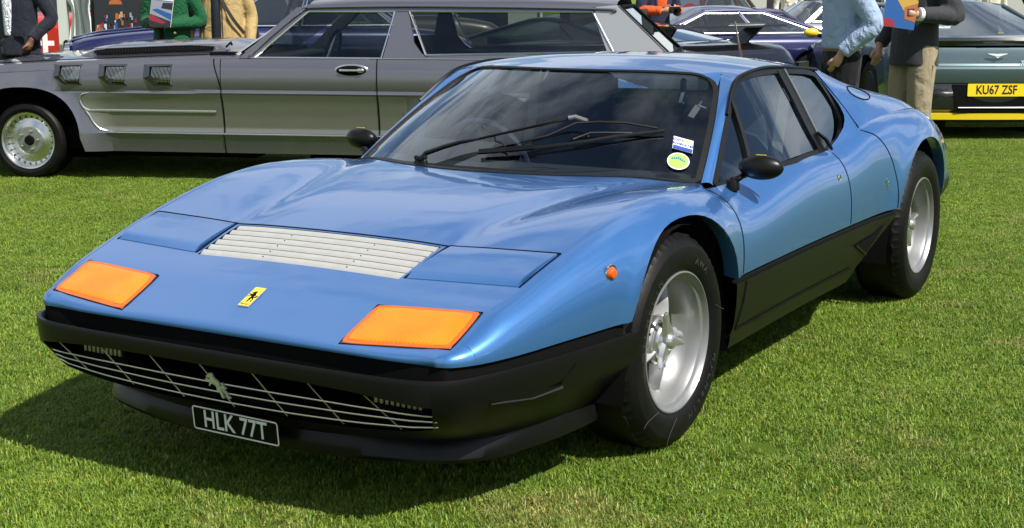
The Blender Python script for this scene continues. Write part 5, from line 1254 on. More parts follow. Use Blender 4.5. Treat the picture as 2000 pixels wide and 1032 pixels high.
# man in the pale blue shirt, hand in pocket
p5, j5 = person('person', 'person in pale blue shirt and dark trousers, hand in pocket, behind the blue sports car', (-4.50, -.57), CAMA - R_(80), {'L': ((-.10, .270, 1.13), (.075, .165, .935), (.25, -.45, -1), (1, 0, 0)), 'R': ((-.03, -.25, 1.12), (-.02, -.18, .92), (.1, .4, -1), (1, 0, 0))}, SHIRTB, cloth('black trousers cloth', (.004, .004, .006), 9, .6), hem=.965, waist=(.170, .130), hips=(.172, .128), chest=(.19, .135), sleeve_r=.066)
obj('belt', *(lambda V, F: ([(x*.735, y, z) for x, y, z in V], F))(*lathe([(.158, .955), (.162, .958), (.162, .985), (.158, .988)], 32, 'z', (0, 0, -.005))), mat('brown belt leather', (.16, .09, .03), rough=.4), p5)
# man in the charcoal blazer with a bright magazine
p6, j6 = person('person', 'person in charcoal blazer and khaki trousers holding a bright magazine, behind the blue sports car', (-5.55, -.37), CAMA - R_(62), {'L': ((-.10, .285, 1.14), (.20, .235, 1.15), (1, -.25, .12), (0, 0, 1)), 'R': ((-.06, -.26, 1.12), (.10, -.25, .92), (.2, 0, -1), (1, 0, 0))}, BLAZER, KHAKI, hair=HAIRG, hem=.79, hips=(.190, .155), waist=(.178, .142), chest=(.195, .142), coat=True, sleeve_r=.068, leg=1.12, H=1.03)
obj('cuff', *tube([np.array((.175, .24, 1.15)), np.array((.205, .235, 1.152))], .047, 14), mat('white shirt cuff', (.7, .7, .72), rough=.7), j6)
obj('trouser_seam', *tube([np.array((.0, .195, .80)), np.array((.01, .178, .6)), np.array((.01, .172, .4)), np.array((-.01, .172, .1))], .004, 6), KHAKI, p6)
ca, sa = math.cos(CAMA - R_(62)), math.sin(CAMA - R_(62)); mo = np.array((.335, .20, 1.225)); 
mg = magazine('magazine', 'blue and yellow magazine held by the person in the charcoal blazer', (-5.55 + mo[0]*ca - mo[1]*sa, -.37 + mo[0]*sa + mo[1]*ca, mo[2]), CAMA - R_(2), (-.14, -.1), .225, .27, (mB, [([(-.42, .5), (.5, .5), (.5, .0), (.1, -.05)], mY), ([(.1, .05), (.5, .2), (.5, -.3), (.15, -.25)], mO), ([(-.5, -.5), (-.1, -.5), (-.2, -.30), (-.5, -.28)], mR), ([(.2, .02), (.42, .05), (.40, -.15), (.22, -.17)], mD), ([(.3, .5), (.5, .5), (.5, .25)], mat('print green', (.03, .18, .08)))]))
# far people beyond the cars
p7, _ = person('person', 'distant person in loose cream trousers beside the dark stand, beyond the purple coupe', (-20.75, -6.91), CAMA, {'L': hang(1), 'R': hang(-1)}, cloth('off white cloth', (.6, .58, .52)), CREAM, leg=1.4, hem=.95)
p8, _ = person('person', 'distant person in black carrying pale flowers, beyond the purple coupe', (-20.95, -6.50), CAMA + .4, {'L': ((.05, .25, 1.12), (.25, .1, 1.05), (1, -.3, 0), (0, 0, 1)), 'R': ((.05, -.25, 1.12), (.25, -.1, 1.02), (1, .3, 0), (0, 0, 1))}, BLACKC, BLACKC)
fl = thing('flower_bunch', 'pale cream bunch of flowers carried by the distant person in black', 'flowers', (-20.65, -6.62, .95))
rs = random.Random(3)
for k in range(26): obj('bloom', *ellipsoid((rs.gauss(0, .10), rs.gauss(0, .10), rs.gauss(.05, .11)), (.05, .05, .045), 8, 6), mat('cream petals', (.62, .58, .38), rough=.7), fl)
obj('wrapping', *lathe([(.02, -.25), (.06, -.1), (.14, .05)], 14, 'z'), mat('pale paper wrap', (.55, .55, .5), rough=.7), fl)
p9, _ = person('person', 'distant person in pale grey jacket using a phone, right of the flower carrier', (-21.12, -6.05), CAMA - R_(50), {'L': ((.03, .26, 1.12), (.26, .12, 1.16), (1, -.2, .3), (0, 0, 1)), 'R': ((.0, -.26, 1.12), (.2, -.12, 1.12), (1, .3, .2), (0, 0, 1))}, cloth('pale grey jacket cloth', (.36, .37, .38)), BLACKC, coat=True)
p10, _ = person('person', 'distant person in dark blue near the raised white door', (-23.3, -4.6), CAMA, {'L': hang(1), 'R': hang(-1)}, cloth('royal blue cloth', (.02, .04, .16)), BLACKC)
p11, _ = person('person', 'distant person in cream top at the right, left of the raised white door', (-23.7, -3.95), CAMA, {'L': hang(1), 'R': hang(-1)}, CREAM, CREAM)

# ================================================================ other parked cars (local x forward, y left, origin under the middle)
BGG = glass('parked car glass', (.42, .47, .48), 1.5, .04)
def gcar(name, label, cat, loc, rz, m, prof, wid, wheels, gh, trim=CHROME, group=None, rim_m=POL, zlow=.2, roof_m=None, bulge=.0):
    """parked car: prof = top line (x, z) nose to tail of the body, wid = half widths, wheels = (front x, rear x, radius),
    gh = greenhouse dict: base/top x front and rear, belt z, roof z, half width at belt and roof, pillar positions"""
    t = thing(name, label, cat, (loc[0], loc[1], 0), rz, group)
    zt = interp([q[0] for q in prof], [q[1] for q in prof]); ww = interp([q[0] for q in wid], [q[1] for q in wid]); x0, x1 = min(q[0] for q in prof), max(q[0] for q in prof)
    xf, xr, r = wheels
    def low(x):
        z = zlow
        for c in (xf, xr):
            d = abs(x - c)/(r + .055)
            if d < 1: z = max(z, r + (r + .055)*math.sqrt(1 - d*d))
        return z
    xs = sorted(set([round(float(v), 3) for v in list(np.linspace(x0, x1, 46)) + [c + (r + .0549)*math.cos(a) for c in (xf, xr) for a in np.linspace(0, math.pi, 17)] if x0 <= v <= x1]))
    V = []; n = 0
    for x in xs:
        w, z = ww(x), zt(x); lo = min(low(x), z - .07)
        half = [(0, z + bulge), (w*.35, z + bulge*.8), (w*.62, z + .002), (w*.80, z - .006), (w*.90, z - .022), (w*.96, z - .055), (w*.99, z - .11), (w, max(z - .20, lo)), (w*.995, max(z*.55 + .10, lo)), (w*.985, max(.42, lo)), (w*.955, max(.28, lo)), (w*.93, lo)]
        row = [(x, -y, q) for y, q in reversed(half[1:])] + [(x, y, q) for y, q in half]; n = len(row); V += row
    F = grid_faces(len(xs), n); F += [tuple(range(n)), tuple(reversed(range((len(xs)-1)*n, len(xs)*n)))]
    body = obj('body', V, flipF(F) if False else F, m, t, sharp=34)
    obj('underbody', *box(((xf + xr)/2, 0, .28), (x1 - x0 - .5, ww(0)*1.7, .16)), VOID, t, smooth=False)
    for x in (xf, xr):
        for s in (1, -1):
            V, F = lathe([(.02, .0), (r*.30, .004), (r*.62, -.012), (r*.68, .0), (r*.70, -.004), (r*.66, -.16)], 28); V = [(a + x, s*(b + ww(x)*.955), c + r) for a, b, c in V]
            wo_ = obj('wheel', V, F if s > 0 else flipF(F), rim_m, t, sharp=30)
            V, F = lathe([(r*.69, -.004), (r*.80, .012), (r*.95, .004), (r, -.03), (r, -.18), (r*.9, -.2), (r*.6, -.2)], 36); obj('tyre', [(a + x, s*(b + ww(x)*.955), c + r) for a, b, c in V], F if s > 0 else flipF(F), TYRE, wo_, sharp=40)
            V, F = lathe([(r + .05, .0), (r + .05, -.3), (0, -.3)], 20); obj('wheel_housing', [(a + x, s*(b + ww(x)*.94), c + r) for a, b, c in V], F, VOID, wo_)
    g = gh; yb, yt = g['wb'], g['wt']; zb, zr = g['zb'], g['zr']
    def sx(e, f): return e[0] + (e[1] - e[0])*f                       # base -> top along a slanted edge
    fr, rr_ = g['front'], g['rear']                                   # (x base, x top)
    # roof skin
    V = []; NX = 12; NY = 13
    for i in range(NX):
        u = i/(NX-1); x = fr[1] + (rr_[1] - fr[1])*u
        for j in range(NY):
            f = -1 + 2*j/(NY-1); cr = g.get('crown', .05); V.append((x + .03*(1 - f*f)*(1 - 2*u), f*yt, zr - cr*abs(f)**2.4 + .02*math.sin(math.pi*u) - .015*abs(2*u - 1)**3))
    roof_ = obj('roof', V, flipF(grid_faces(NX, NY)), roof_m or m, t, sharp=50)
    ze = zr - g.get('crown', .05) - .008
    def quad(nm, a, bow):
        V = []
        for i in range(5):
            u = i/4
            for j in range(9):
                f = -1 + 2*j/8; x = a[0] + (a[1] - a[0])*u; y = f*(yb + (yt - yb)*u)*.965; z = zb + .01 + (ze - zb)*u + .04*u*(1 - f*f); V.append((x + bow*(1 - f*f)*(1 - .4*u), y, z))
        return obj(nm, V, grid_faces(5, 9), BGG, t)
    quad('windscreen', fr, .10); quad('rear_window', rr_, -.10)
    for s in (1, -1):
        cuts = g['cuts']                                               # window edges along the side as fractions 0 front .. 1 rear
        for k in range(len(cuts) - 1):
            a, b = cuts[k] + .012, cuts[k+1] - .012
            def P(f, v, o=0.0): xb = fr[0] + (rr_[0] - fr[0])*f; xt = fr[1] + (rr_[1] - fr[1])*f; v2 = .04 + .90*v; return (xb + (xt - xb)*v2, s*(yb + (yt - yb)*v2 + o), zb + (ze - zb)*v2)
            q = [P(a, 0, .004), P(b, 0, .004), P(b, 1, .004), P(a, 1, .004)]; wd = obj('side_window', q, [(0, 1, 2, 3)], BGG, t, smooth=False)
            if trim is not None:
                for p_, q_ in zip(q, q[1:] + q[:1]): obj('window_trim', *tube([np.array(p_), np.array(q_)], .010, 6), trim, wd)
        for c_ in [0.0] + list(cuts[1:-1]) + [1.0]:
            xb = fr[0] + (rr_[0] - fr[0])*c_; xt = fr[1] + (rr_[1] - fr[1])*c_; hw = g.get('pillar', .022)
            obj('pillar', *tube([np.array((xb, s*yb, zb - .01)), np.array((xt, s*yt, ze + .005))], (hw, .018), 8, ref=(0, 1, 0)), roof_m or m, t)
        obj('roof_rail', *tube([np.array((fr[1] + (rr_[1]-fr[1])*u, s*yt, ze + .004 + .012*math.sin(math.pi*u))) for u in np.linspace(0, 1, 8)], .022, 8), roof_m or m, t)
        if cuts[-1] < .97:
            q = [(fr[0] + (rr_[0]-fr[0])*cuts[-1], s*yb, zb), (rr_[0], s*yb, zb), (rr_[1], s*yt, ze), (fr[1] + (rr_[1]-fr[1])*cuts[-1], s*yt, ze)]; obj('rear_pillar', q, [(0, 1, 2, 3)], roof_m or m, t, smooth=False)
    obj('cabin', *join(box(((fr[0]+rr_[0])/2, 0, zb - .16), (abs(fr[0]-rr_[0])*.92, yb*1.8, .1)), box(((fr[0]+rr_[0])/2 - .15, yb*.45, zb + .04), (.14, yb*.6, .5)), box(((fr[0]+rr_[0])/2 - .15, -yb*.45, zb + .04), (.14, yb*.6, .5)), box((fr[0] - .35, 0, zb - .04), (.3, yb*1.7, .12))), mat('parked car cabin', (.03, .028, .025), rough=.7), t, smooth=False)
    return t, body
SEDW = [(-2.4, .70), (-2.0, .84), (-1, .88), (1, .88), (1.9, .85), (2.4, .76)]
FACE_L = R_(31 - 90)           # nose to the picture's left
# dark blue saloon with round lamps, beyond the estate's bonnet
DBLUE = paint('midnight blue paint', (.012, .016, .085), metal=.3, rough=.3)
h = FACE_L + R_(16); nx, ny = math.cos(h), math.sin(h)
jg, jb = gcar('saloon_car', 'dark blue saloon with chrome windows and twin round headlamps, beyond the estate bonnet', 'saloon car', (-7.01 - 2.35*nx, -10.77 - 2.35*ny), h, DBLUE,
    [(2.40, .70), (2.30, .79), (2.0, .85), (1.2, .92), (.8, .945), (-.5, .93), (-1.4, .92), (-2.1, .86), (-2.4, .74)], SEDW, (1.45, -1.40, .33), dict(front=(.85, .18), rear=(-1.55, -1.05), zb=.93, zr=1.36, wb=.76, wt=.60, cuts=(.04, .46, .95)))
for s in (1, -1):
    for y in (.52, .70): l_ = obj('headlamp', *lathe([(0, .03), (.06, .02), (.075, .0)], 18, 'x', (2.385, s*y, .675)), mat('lamp glass', (.5, .5, .45), rough=.08, metal=.6, coat=1), jg); obj('lamp_ring', *lathe([(.072, .02), (.088, .02), (.092, -.03)], 18, 'x', (2.38, s*y, .675)), CHROME, l_)
    obj('bonnet_ridge', *tube([np.array((x, s*.56, z)) for x, z in ((2.33, .785), (2.0, .857), (1.5, .905), (.9, .948))], (.05, .018), 8), DBLUE, jg)
gi_ = obj('radiator_grille', *box((2.40, 0, .67), (.03, .70, .20)), VOID, jg, smooth=False)
for k in range(13): obj('grille_bar', *box((2.418, -.33 + .055*k, .67), (.012, .010, .19)), CHROME, gi_, smooth=False)
obj('front_bumper', *tube([np.array((2.36, -.84, .46)), np.array((2.48, -.6, .46)), np.array((2.52, 0, .46)), np.array((2.48, .6, .46)), np.array((2.36, .84, .46))], (.03, .05), 8), CHROME, jg)
# olive coupe behind it
OLIVE = paint('olive gold paint', (.11, .10, .05), metal=.6, rough=.35)
h = FACE_L + R_(30)
gcar('coupe_car', 'olive gold coupe with dark cabin seen behind the dark blue saloon', 'coupe', (-10.4, -11.0), h, OLIVE, [(2.1, .62), (1.8, .74), (1.0, .82), (.6, .85), (-1.2, .86), (-1.9, .80), (-2.1, .66)], [(q[0]*.9, q[1]) for q in SEDW], (1.3, -1.2, .31), dict(front=(.75, .15), rear=(-1.45, -.75), zb=.85, zr=1.33, wb=.74, wt=.58, cuts=(.05, .55, .95), pillar=.035), trim=None)
# brown car behind the estate's roof
h = FACE_L + R_(5)
br_, _ = gcar('parked_car', 'dark brown car with orange side lamp showing above the estate windscreen', 'car', (-12.3, -10.7), h, paint('brown grey paint', (.09, .075, .065), metal=.5), [(2.3, .78), (2.0, .90), (1.2, .98), (-1.4, .98), (-2.1, .9), (-2.3, .75)], SEDW, (1.4, -1.35, .33), dict(front=(.9, .3), rear=(-1.6, -1.1), zb=.98, zr=1.42, wb=.76, wt=.62, cuts=(.04, .48, .95)))
obj('side_lamp', *ellipsoid((1.95, .80, .90), (.10, .05, .035)), AMBER, br_)
# black wedge with a rear wing, between the estate and the sports car roof
BLACKP = paint('black paint', (.006, .006, .008), metal=.1, rough=.3)
h = R_(-149 + 42)
bk, _ = gcar('wedge_car', 'black wedge-shaped car with tall rear wing, behind the blue roof', 'sports car', (-7.80, -4.32), h, BLACKP, [(2.0, .50), (1.5, .66), (.9, .78), (.2, .86), (-.6, .90), (-1.4, .885), (-1.9, .86), (-2.05, .70)], [(-2.05, .84), (-1.3, .95), (0, .92), (1.3, .90), (2.0, .70)], (1.2, -1.2, .32), dict(front=(.95, .15), rear=(-1.25, -.32), zb=.88, zr=1.12, wb=.72, wt=.56, cuts=(.05, .72)), trim=None)
V = []
for y in np.linspace(-.78, .78, 15): V += [(-1.50, y, 1.030), (-1.62, y, 1.052), (-1.92, y, 1.040), (-1.93, y, 1.022), (-1.62, y, 1.028)]
wg = obj('rear_wing', V, flipF(grid_faces(15, 5, closed_v=True)) + [(0, 1, 2, 3, 4), (74, 73, 72, 71, 70)], BLACKP, bk, sharp=30)
for s in (1, -1): obj('wing_strut', [(-1.40, s*.55, .87), (-1.62, s*.55, .86), (-1.80, s*.60, 1.035), (-1.62, s*.60, 1.035), (-1.40, s*.58, .87), (-1.62, s*.58, .86), (-1.80, s*.63, 1.035), (-1.62, s*.63, 1.035)], [(0, 1, 2, 3), (7, 6, 5, 4), (0, 4, 5, 1), (1, 5, 6, 2), (2, 6, 7, 3), (3, 7, 4, 0)], BLACKP, wg, smooth=False)
# navy coupe just behind it
gcar('coupe_car', 'navy coupe with pale-edged pillar between the black winged car and the brown soft-top', 'coupe', (-11.6, -4.75), R_(31 + 90 + 195), DBLUE, [(2.1, .62), (1.8, .74), (1.0, .84), (-1.2, .84), (-1.9, .78), (-2.1, .66)], [(q[0]*.9, q[1]) for q in SEDW], (1.3, -1.2, .31), dict(front=(.85, .15), rear=(-1.45, -.6), zb=.84, zr=1.16, wb=.74, wt=.58, cuts=(.05, .58, .95)))
# purple coupe side-on, nose to the right
PURP = paint('deep purple paint', (.030, .020, .090), metal=.35, rough=.3)
pc_, _ = gcar('coupe_car', 'deep purple classic coupe with chrome window frames, nose to the right', 'coupe', (-15.75, -5.55), R_(31 + 90 - 4), PURP, [(1.95, .50), (1.8, .62), (1.2, .70), (.75, .735), (-.4, .745), (-1.0, .72), (-1.5, .66), (-1.7, .55)], [(-1.7, .66), (-1.2, .80), (0, .82), (1.2, .80), (1.95, .60)], (1.15, -1.0, .30), dict(front=(.74, .28), rear=(-1.05, -.38), zb=.735, zr=1.085, wb=.70, wt=.52, cuts=(.0, .18, .58, .66, 1.0), pillar=.022))
# white car with brown soft top
WHITEP = paint('ivory paint', (.62, .60, .55), metal=.0, rough=.3); HOOD = mat('brown hood cloth', (.045, .028, .02), rough=.9, bump=.2, bscale=20)
gcar('convertible_car', 'ivory convertible with raised brown fabric top, furthest of the cars behind the roof', 'convertible', (-20.2, -7.9), R_(31 + 90), WHITEP, [(2.3, .55), (2.0, .66), (1.2, .73), (-1.4, .74), (-2.1, .70), (-2.3, .5)], SEDW, (1.4, -1.35, .33), dict(front=(.62, .20), rear=(-1.25, -.75), zb=.74, zr=1.32, wb=.76, wt=.60, cuts=(.04, .22, .70), pillar=.03), roof_m=HOOD)
# silver car at the right of the purple one
gcar('parked_car', 'bright silver car with long bonnet beyond the purple coupe', 'car', (-18.6, -4.6), R_(31 + 90 + 12), paint('silver car paint', (.62, .63, .66), metal=.7, rough=.3), [(2.3, .62), (2.0, .74), (.9, .86), (-1.4, .86), (-2.1, .80), (-2.3, .6)], SEDW, (1.4, -1.35, .33), dict(front=(.2, -.3), rear=(-1.6, -1.2), zb=.86, zr=1.20, wb=.74, wt=.6, cuts=(.05, .6, .95)))
# red car behind the fence
gcar('parked_car', 'bright red car beyond the white picket fence', 'car', (-13.4, -18.2), R_(31), paint('red paint', (.50, .012, .01), metal=.1), [(2.1, .75), (1.8, .92), (1.0, 1.0), (-1.2, 1.0), (-1.9, .9), (-2.1, .7)], [(q[0]*.9, q[1]) for q in SEDW], (1.3, -1.2, .31), dict(front=(.8, .2), rear=(-1.4, -.9), zb=1.0, zr=1.38, wb=.74, wt=.6, cuts=(.05, .5, .95)), trim=None)

# ---------------------------------------------------------------- grey-green coupe seen from behind, yellow plate
TEAL = paint('grey green paint', (.11, .165, .185), flake=(.06, .10, .12), metal=.5, rough=.36)
A0 = np.array((-8.53, -.46)); A1 = np.array((-11.9, -2.72)); hd = R_(-149.06 + 1.0)
ac = A0 + 2.18*np.array((math.cos(hd), math.sin(hd)))
am, ab = gcar('grand_tourer', 'grey green coupe seen from behind with yellow number plate and yellow lower edge', 'sports car', tuple(ac), hd, TEAL,
    [(2.2, .55), (2.0, .68), (1.3, .80), (.8, .86), (0, .90), (-.9, .93), (-1.5, .945), (-1.95, .935), (-2.12, .905), (-2.17, .84)], [(-2.17, .84), (-1.9, .92), (-1.2, .945), (0, .90), (1.2, .92), (1.9, .80), (2.2, .6)], (1.30, -1.30, .345),
    dict(front=(.85, .15), rear=(-1.75, -.75), zb=.915, zr=1.26, wb=.74, wt=.56, cuts=(.04, .50, .86), pillar=.03, crown=.06), trim=None, rim_m=mat('dark wheel', (.03, .03, .03), rough=.35, metal=.6))
def rp(name, poly, x, m_, th=.012, parent=am): return obj(name, *prism(poly, th, lambda u, v, w: (x - w, -u, v)), m_, parent, smooth=False)
DKG = mat('gloss black trim', (.008, .009, .010), rough=.15, coat=1.0)
V = []
for y in np.linspace(-.84, .84, 21):
    k = 1 - (y/.84)**2; V += [(-1.98 - .10*k, y, .930 + .012*k), (-2.16 - .07*k, y, .925 + .010*k), (-2.17 - .075*k, y, .905), (-2.15 - .05*k, y, .842)]
obj('boot_spoiler', V, flipF(grid_faces(21, 4)), DKG, am, sharp=30)
# tail, swept across: panel, ledge, bumper, black lower part, yellow lip
def sweep(name, sec, m_, w=.86, parent=am, bow=.07, n=23):
    V = []
    for y in np.linspace(-w, w, n):
        k = 1 - (abs(y)/w)**2.2; e = .10*sstep(.8, 1.0, abs(y)/w)
        V += [(x - bow*k + e, y, z) for x, z in sec]
    return obj(name, V, flipF(grid_faces(n, len(sec))), m_, parent, sharp=25)
sweep('tail_panel', [(-2.150, .842), (-2.165, .80), (-2.172, .70), (-2.185, .682)], TEAL)
sweep('tail_ledge', [(-2.185, .682), (-2.225, .672), (-2.240, .655)], TEAL, .88)
bmp = sweep('rear_bumper', [(-2.240, .655), (-2.238, .60), (-2.215, .53), (-2.190, .518)], TEAL, .90)
sweep('lower_bumper', [(-2.200, .520), (-2.212, .42), (-2.205, .30), (-2.17, .255)], DKG, .90)
YEL = mat('yellow accent paint', (.80, .58, .02), rough=.25, coat=1.0)
sweep('diffuser_lip', [(-2.15, .262), (-2.20, .250), (-2.195, .195), (-2.12, .180)], YEL, .88)
sweep('diffuser', [(-2.13, .19), (-2.16, .17), (-2.12, .12), (-1.9, .12)], DKG, .50)
ry = -2.262
rec = rp('plate_recess', [(-.40, .515), (.40, .515), (.36, .27), (-.36, .27)], -2.268, VOID, .010)
np_ = rp('number_plate', rrect(.525, .114, .008) and [(u, v + .465) for u, v in rrect(.525, .114, .008)], -2.282, mat('plate yellow', (.85, .60, .01), rough=.4), .006)
text_mesh('plate_lettering', 'KU67 ZSF', mat('plate lettering black', (.008, .008, .008), rough=.5), np_, basis((-2.2895, 0, .464), (0, -1, 0), (0, 0, 1)), size=.112, sx=.80, extrude=.0008, bold=.0018, spacing=1.0)
obj('chrome_strip', *tube([np.array((-2.285, -.34, .305)), np.array((-2.285, .34, .305))], .006, 6), CHROME, am)
LENS = mat('smoked lamp', (.02, .018, .02), rough=.08, coat=1.0); RED = mat('red reflector', (.55, .01, .012), rough=.2, coat=1.0)
for s in (1, -1):
    V = [(-2.13, s*.86, .842), (-2.205, s*.62, .842), (-2.225, s*.585, .70), (-2.15, s*.865, .705)]; ll = obj('tail_lamp', V, [(0, 1, 2, 3)], LENS, am, smooth=False)
    V = [(-2.160, s*.80, .775), (-2.214, s*.625, .775), (-2.228, s*.60, .725), (-2.17, s*.80, .725)]; obj('lamp_element', V, [(0, 1, 2, 3)], mat('clear lamp', (.35, .36, .38), rough=.2, metal=.5), ll, smooth=False)
    obj('lamp_outline', *tube([np.array(v) for v in [(-2.21, s*.615, .845), (-2.232, s*.578, .695)]], .007, 6), VOID, ll)
    obj('reflector', *box((-2.205, s*.76, .495), (.03, .11, .032)), RED, am, smooth=False)
    obj('door_mirror', *ellipsoid((.72, s*1.03, .895), (.05, .085, .050)), YEL, am); obj('mirror_stalk', *tube([np.array((.74, s*.84, .84)), np.array((.74, s*.96, .87))], .02, 8), VOID, am)
# winged badge and script
bx_ = -2.262
wb_ = obj('winged_badge', *join(*[prism([(s*.005, -.012), (s*.03, -.004), (s*.085, .012), (s*.09, .018), (s*.03, .016), (s*.005, .014)] if s > 0 else [(s*.005, .014), (s*.03, .016), (s*.09, .018), (s*.085, .012), (s*.03, -.004), (s*.005, -.012)], .004, lambda u, v, w: (bx_ - .002 - w + .10*u*u, -u, .775 + v)) for s in (1, -1)], prism(rrect(.05, .02, .004), .006, lambda u, v, w: (bx_ - .002 - w, -u, .777 + v)), prism([(-.02, -.012), (.02, -.012), (.0, -.024)], .004, lambda u, v, w: (bx_ - .002 - w, -u, .775 + v))), mat('badge silver', (.75, .76, .78), rough=.4), am, smooth=False)
text_mesh('boot_script', 'V8 Vantage S', mat('badge silver', (.75, .76, .78)), am, basis((-2.256, -.33, .716), (0.06, -1, 0), (0, 0, 1)), size=.042, extrude=.001, bold=.0006)
lamp_ = obj('high_brake_lamp', *box((-2.245, 0, .905), (.02, .30, .012)), LENS, am, smooth=False)

# ---------------------------------------------------------------- raised white door, leaning post, stands, tent leg, fence
dr = thing('raised_car_door', 'white upward-opened car door with lettering at the far right edge', 'car door', (-12.75, -.88, 0), CAMA)
V = []
for i, (y0, y1, z) in enumerate(((-.06, .16, .98), (-.10, .22, 1.12), (-.18, .26, 1.28), (-.28, .24, 1.46), (-.42, .16, 1.64), (-.5, .05, 1.74))):
    V += [(.03, y0, z), (.06, (y0 + y1)/2, z), (.03, y1, z), (-.03, (y0 + y1)/2, z)]
obj('door_skin', V, flipF(grid_faces(6, 4, closed_v=True)) + [(0, 1, 2, 3), (23, 22, 21, 20)], mat('white car paint', (.70, .72, .74), rough=.25, coat=1.0), dr, sharp=40)
text_mesh('door_lettering', 'McLaren', mat('print dark', (.02, .02, .03)), dr, basis((.075, .05, 1.17), (0, .32, -.95), (0, .95, .32)), size=.085, extrude=.001)
obj('door_shut_face', *tube([np.array((.02, -.12, .94)), np.array((.02, -.17, 1.12)), np.array((.02, -.28, 1.32)), np.array((.02, -.45, 1.56))], (.03, .02), 8), VOID, dr)
obj('door_hinge_arm', *tube([np.array((0, .05, .0)), np.array((0, .05, .6)), np.array((0, .05, 1.0))], .05, 10), VOID, dr)
obj('car_sill', *box((-.5, .5, .45), (.8, 1.6, .9), 0, .8), BLACKP, dr, smooth=False)
po = thing('leaning_post', 'thin pale metal post leaning upright behind the blue roof', 'post', (-4.8, -1.42, 0), CAMA)
obj('post_bar', *tube([np.array((0, .12, .0)), np.array((0, .02, .80)), np.array((0, -.045, 1.13))], (.018, .006), 6), mat('bare metal strip', (.55, .52, .48), rough=.35, metal=.7), po)
obj('post_edge', *tube([np.array((.008, .035, .78)), np.array((.008, -.01, .98))], (.008, .004), 6), mat('red edge', (.25, .05, .03), rough=.5), po)
# white tent leg with gathered curtain
tn = thing('tent_leg', 'white gathered tent curtain on a pale post beside the picket fence', 'tent', (-10.39, -14.47, 0), CAMA)
CANV = mat('white canvas', (.72, .72, .70), rough=.8, bump=.15, bscale=6)
V = []; zs = np.linspace(.02, 2.6, 22)
for z in zs:
    wv = .30 if z > 1.2 else .30 - .14*math.exp(-((z - 1.05)/.30)**2)*1 + .02
    for k in range(48):
        a = 2*math.pi*k/48; rr2 = 1 + .22*math.sin(a*9 + z*.8) + .10*math.sin(a*17 - z*2); V.append((.12*rr2*math.cos(a), .13 + wv*.55*rr2*math.sin(a) + .05*math.sin(z*2.3), z))
obj('curtain', V, flipF(grid_faces(22, 48, closed_v=True)), CANV, tn, sharp=60)
obj('post', *join(box((.02, -.10, 1.3), (.13, .13, 2.6))), mat('pale post', (.50, .54, .50), rough=.5), tn, smooth=False); obj('post_foot', *box((.04, -.06, .05), (.32, .38, .06)), mat('pale post', (.5, .54, .5)), tn, smooth=False)
# picket fence
pf_ = thing('picket_fence', 'low white picket fence left of the tent leg', 'fence', (-9.9, -14.75, 0), CAMA)
for k in range(9):
    y = -1.1 + .16*k; obj('picket', *prism([(-.035, .08), (.035, .08), (.035, .70), (.0, .78), (-.035, .70)], .02, lambda u, v, w: (w, y + u, v)), WHITE, pf_, smooth=False)
for z in (.25, .58): obj('rail', *box((-.02, -.45, z), (.03, 1.5, .07)), WHITE, pf_, smooth=False)
obj('foot', *box((0.0, -.2, .05), (.3, .5, .05)), WHITE, pf_, smooth=False)
# banner stands with print
def board(name, label, loc, rz, w, h, z0, m_, cat='banner'):
    t = thing(name, label, cat, (loc[0], loc[1], 0), rz); obj('panel', *box((0, 0, z0 + h/2), (.03, w, h)), m_, t, smooth=False)
    for s in (1, -1): obj('leg', *box((-.04, s*w*.38, z0/2 + .1), (.04, .05, z0 + .2)), VOID, t, smooth=False)
    obj('foot', *box((0, 0, .02), (.4, w*.8, .03)), VOID, t, smooth=False); return t
def prn(t, poly, m_, o=.0165): return obj('print', [(o, u, v) for u, v in poly], [tuple(range(len(poly)))], m_, t, smooth=False)
BAN = mat('banner charcoal', (.018, .019, .024), rough=.5); b1 = board('banner_stand', 'dark banner stand with show offer lettering and a crowd picture, beside the white curtain', (-10.05, -13.15), CAMA, .62, 1.9, .15, BAN)
wm = mat('print white', (.7, .7, .7), rough=.5)
for k, s_ in enumerate(('our special', 'show offers')): text_mesh('print_lettering', s_, wm, b1, basis((.017, .03, 1.31 - .055*k), (0, 1, 0), (0, 0, 1)), size=.062, extrude=.0005, bold=.001)
prn(b1, [(-.10, 1.16), (.10, 1.16), (.08, 1.21), (.0, 1.235), (-.08, 1.21)], mO)
rs = random.Random(11); cm_ = [mG, mat('print pale', (.6, .65, .7)), mO, mat('print plum', (.10, .04, .08)), mB, mat('print tan', (.45, .28, .16)), mR, mD]
for k in range(60):
    y = rs.uniform(-.29, .29); z = rs.uniform(.62, 1.02); s_ = rs.uniform(.015, .045); prn(b1, [(y - s_*.5, z - s_), (y + s_*.5, z - s_*1.1), (y + s_*.45, z + s_), (y - s_*.4, z + s_*.9)], cm_[rs.randrange(8)], .0165 + .0003*k)
b2 = board('banner_stand', 'narrow black banner with pale capitals right of the white curtain', (-10.3, -13.75), CAMA, .26, 1.9, .15, mat('banner black', (.008, .008, .010), rough=.5))
for k, s_ in enumerate(('LS', 'M', 'EN')): text_mesh('print_lettering', s_, mat('print silver', (.35, .36, .38)), b2, basis((.017, -.01, 1.24 - .13*k), (0, 1, 0), (0, 0, 1)), size=.085, extrude=.0005)
for z in (.82, .76): prn(b2, [(-.08, z), (.08, z), (.08, z + .012), (-.08, z + .012)], mG)
b3 = board('poster_board', 'black information board with two small car pictures, behind the orange and navy jacket', (-16.96, -7.39), CAMA, .62, .80, .55, BAN)
prn(b3, [(-.30, 1.00), (.30, 1.00), (.30, 1.34), (-.30, 1.34)], mat('print slate', (.10, .13, .17)))
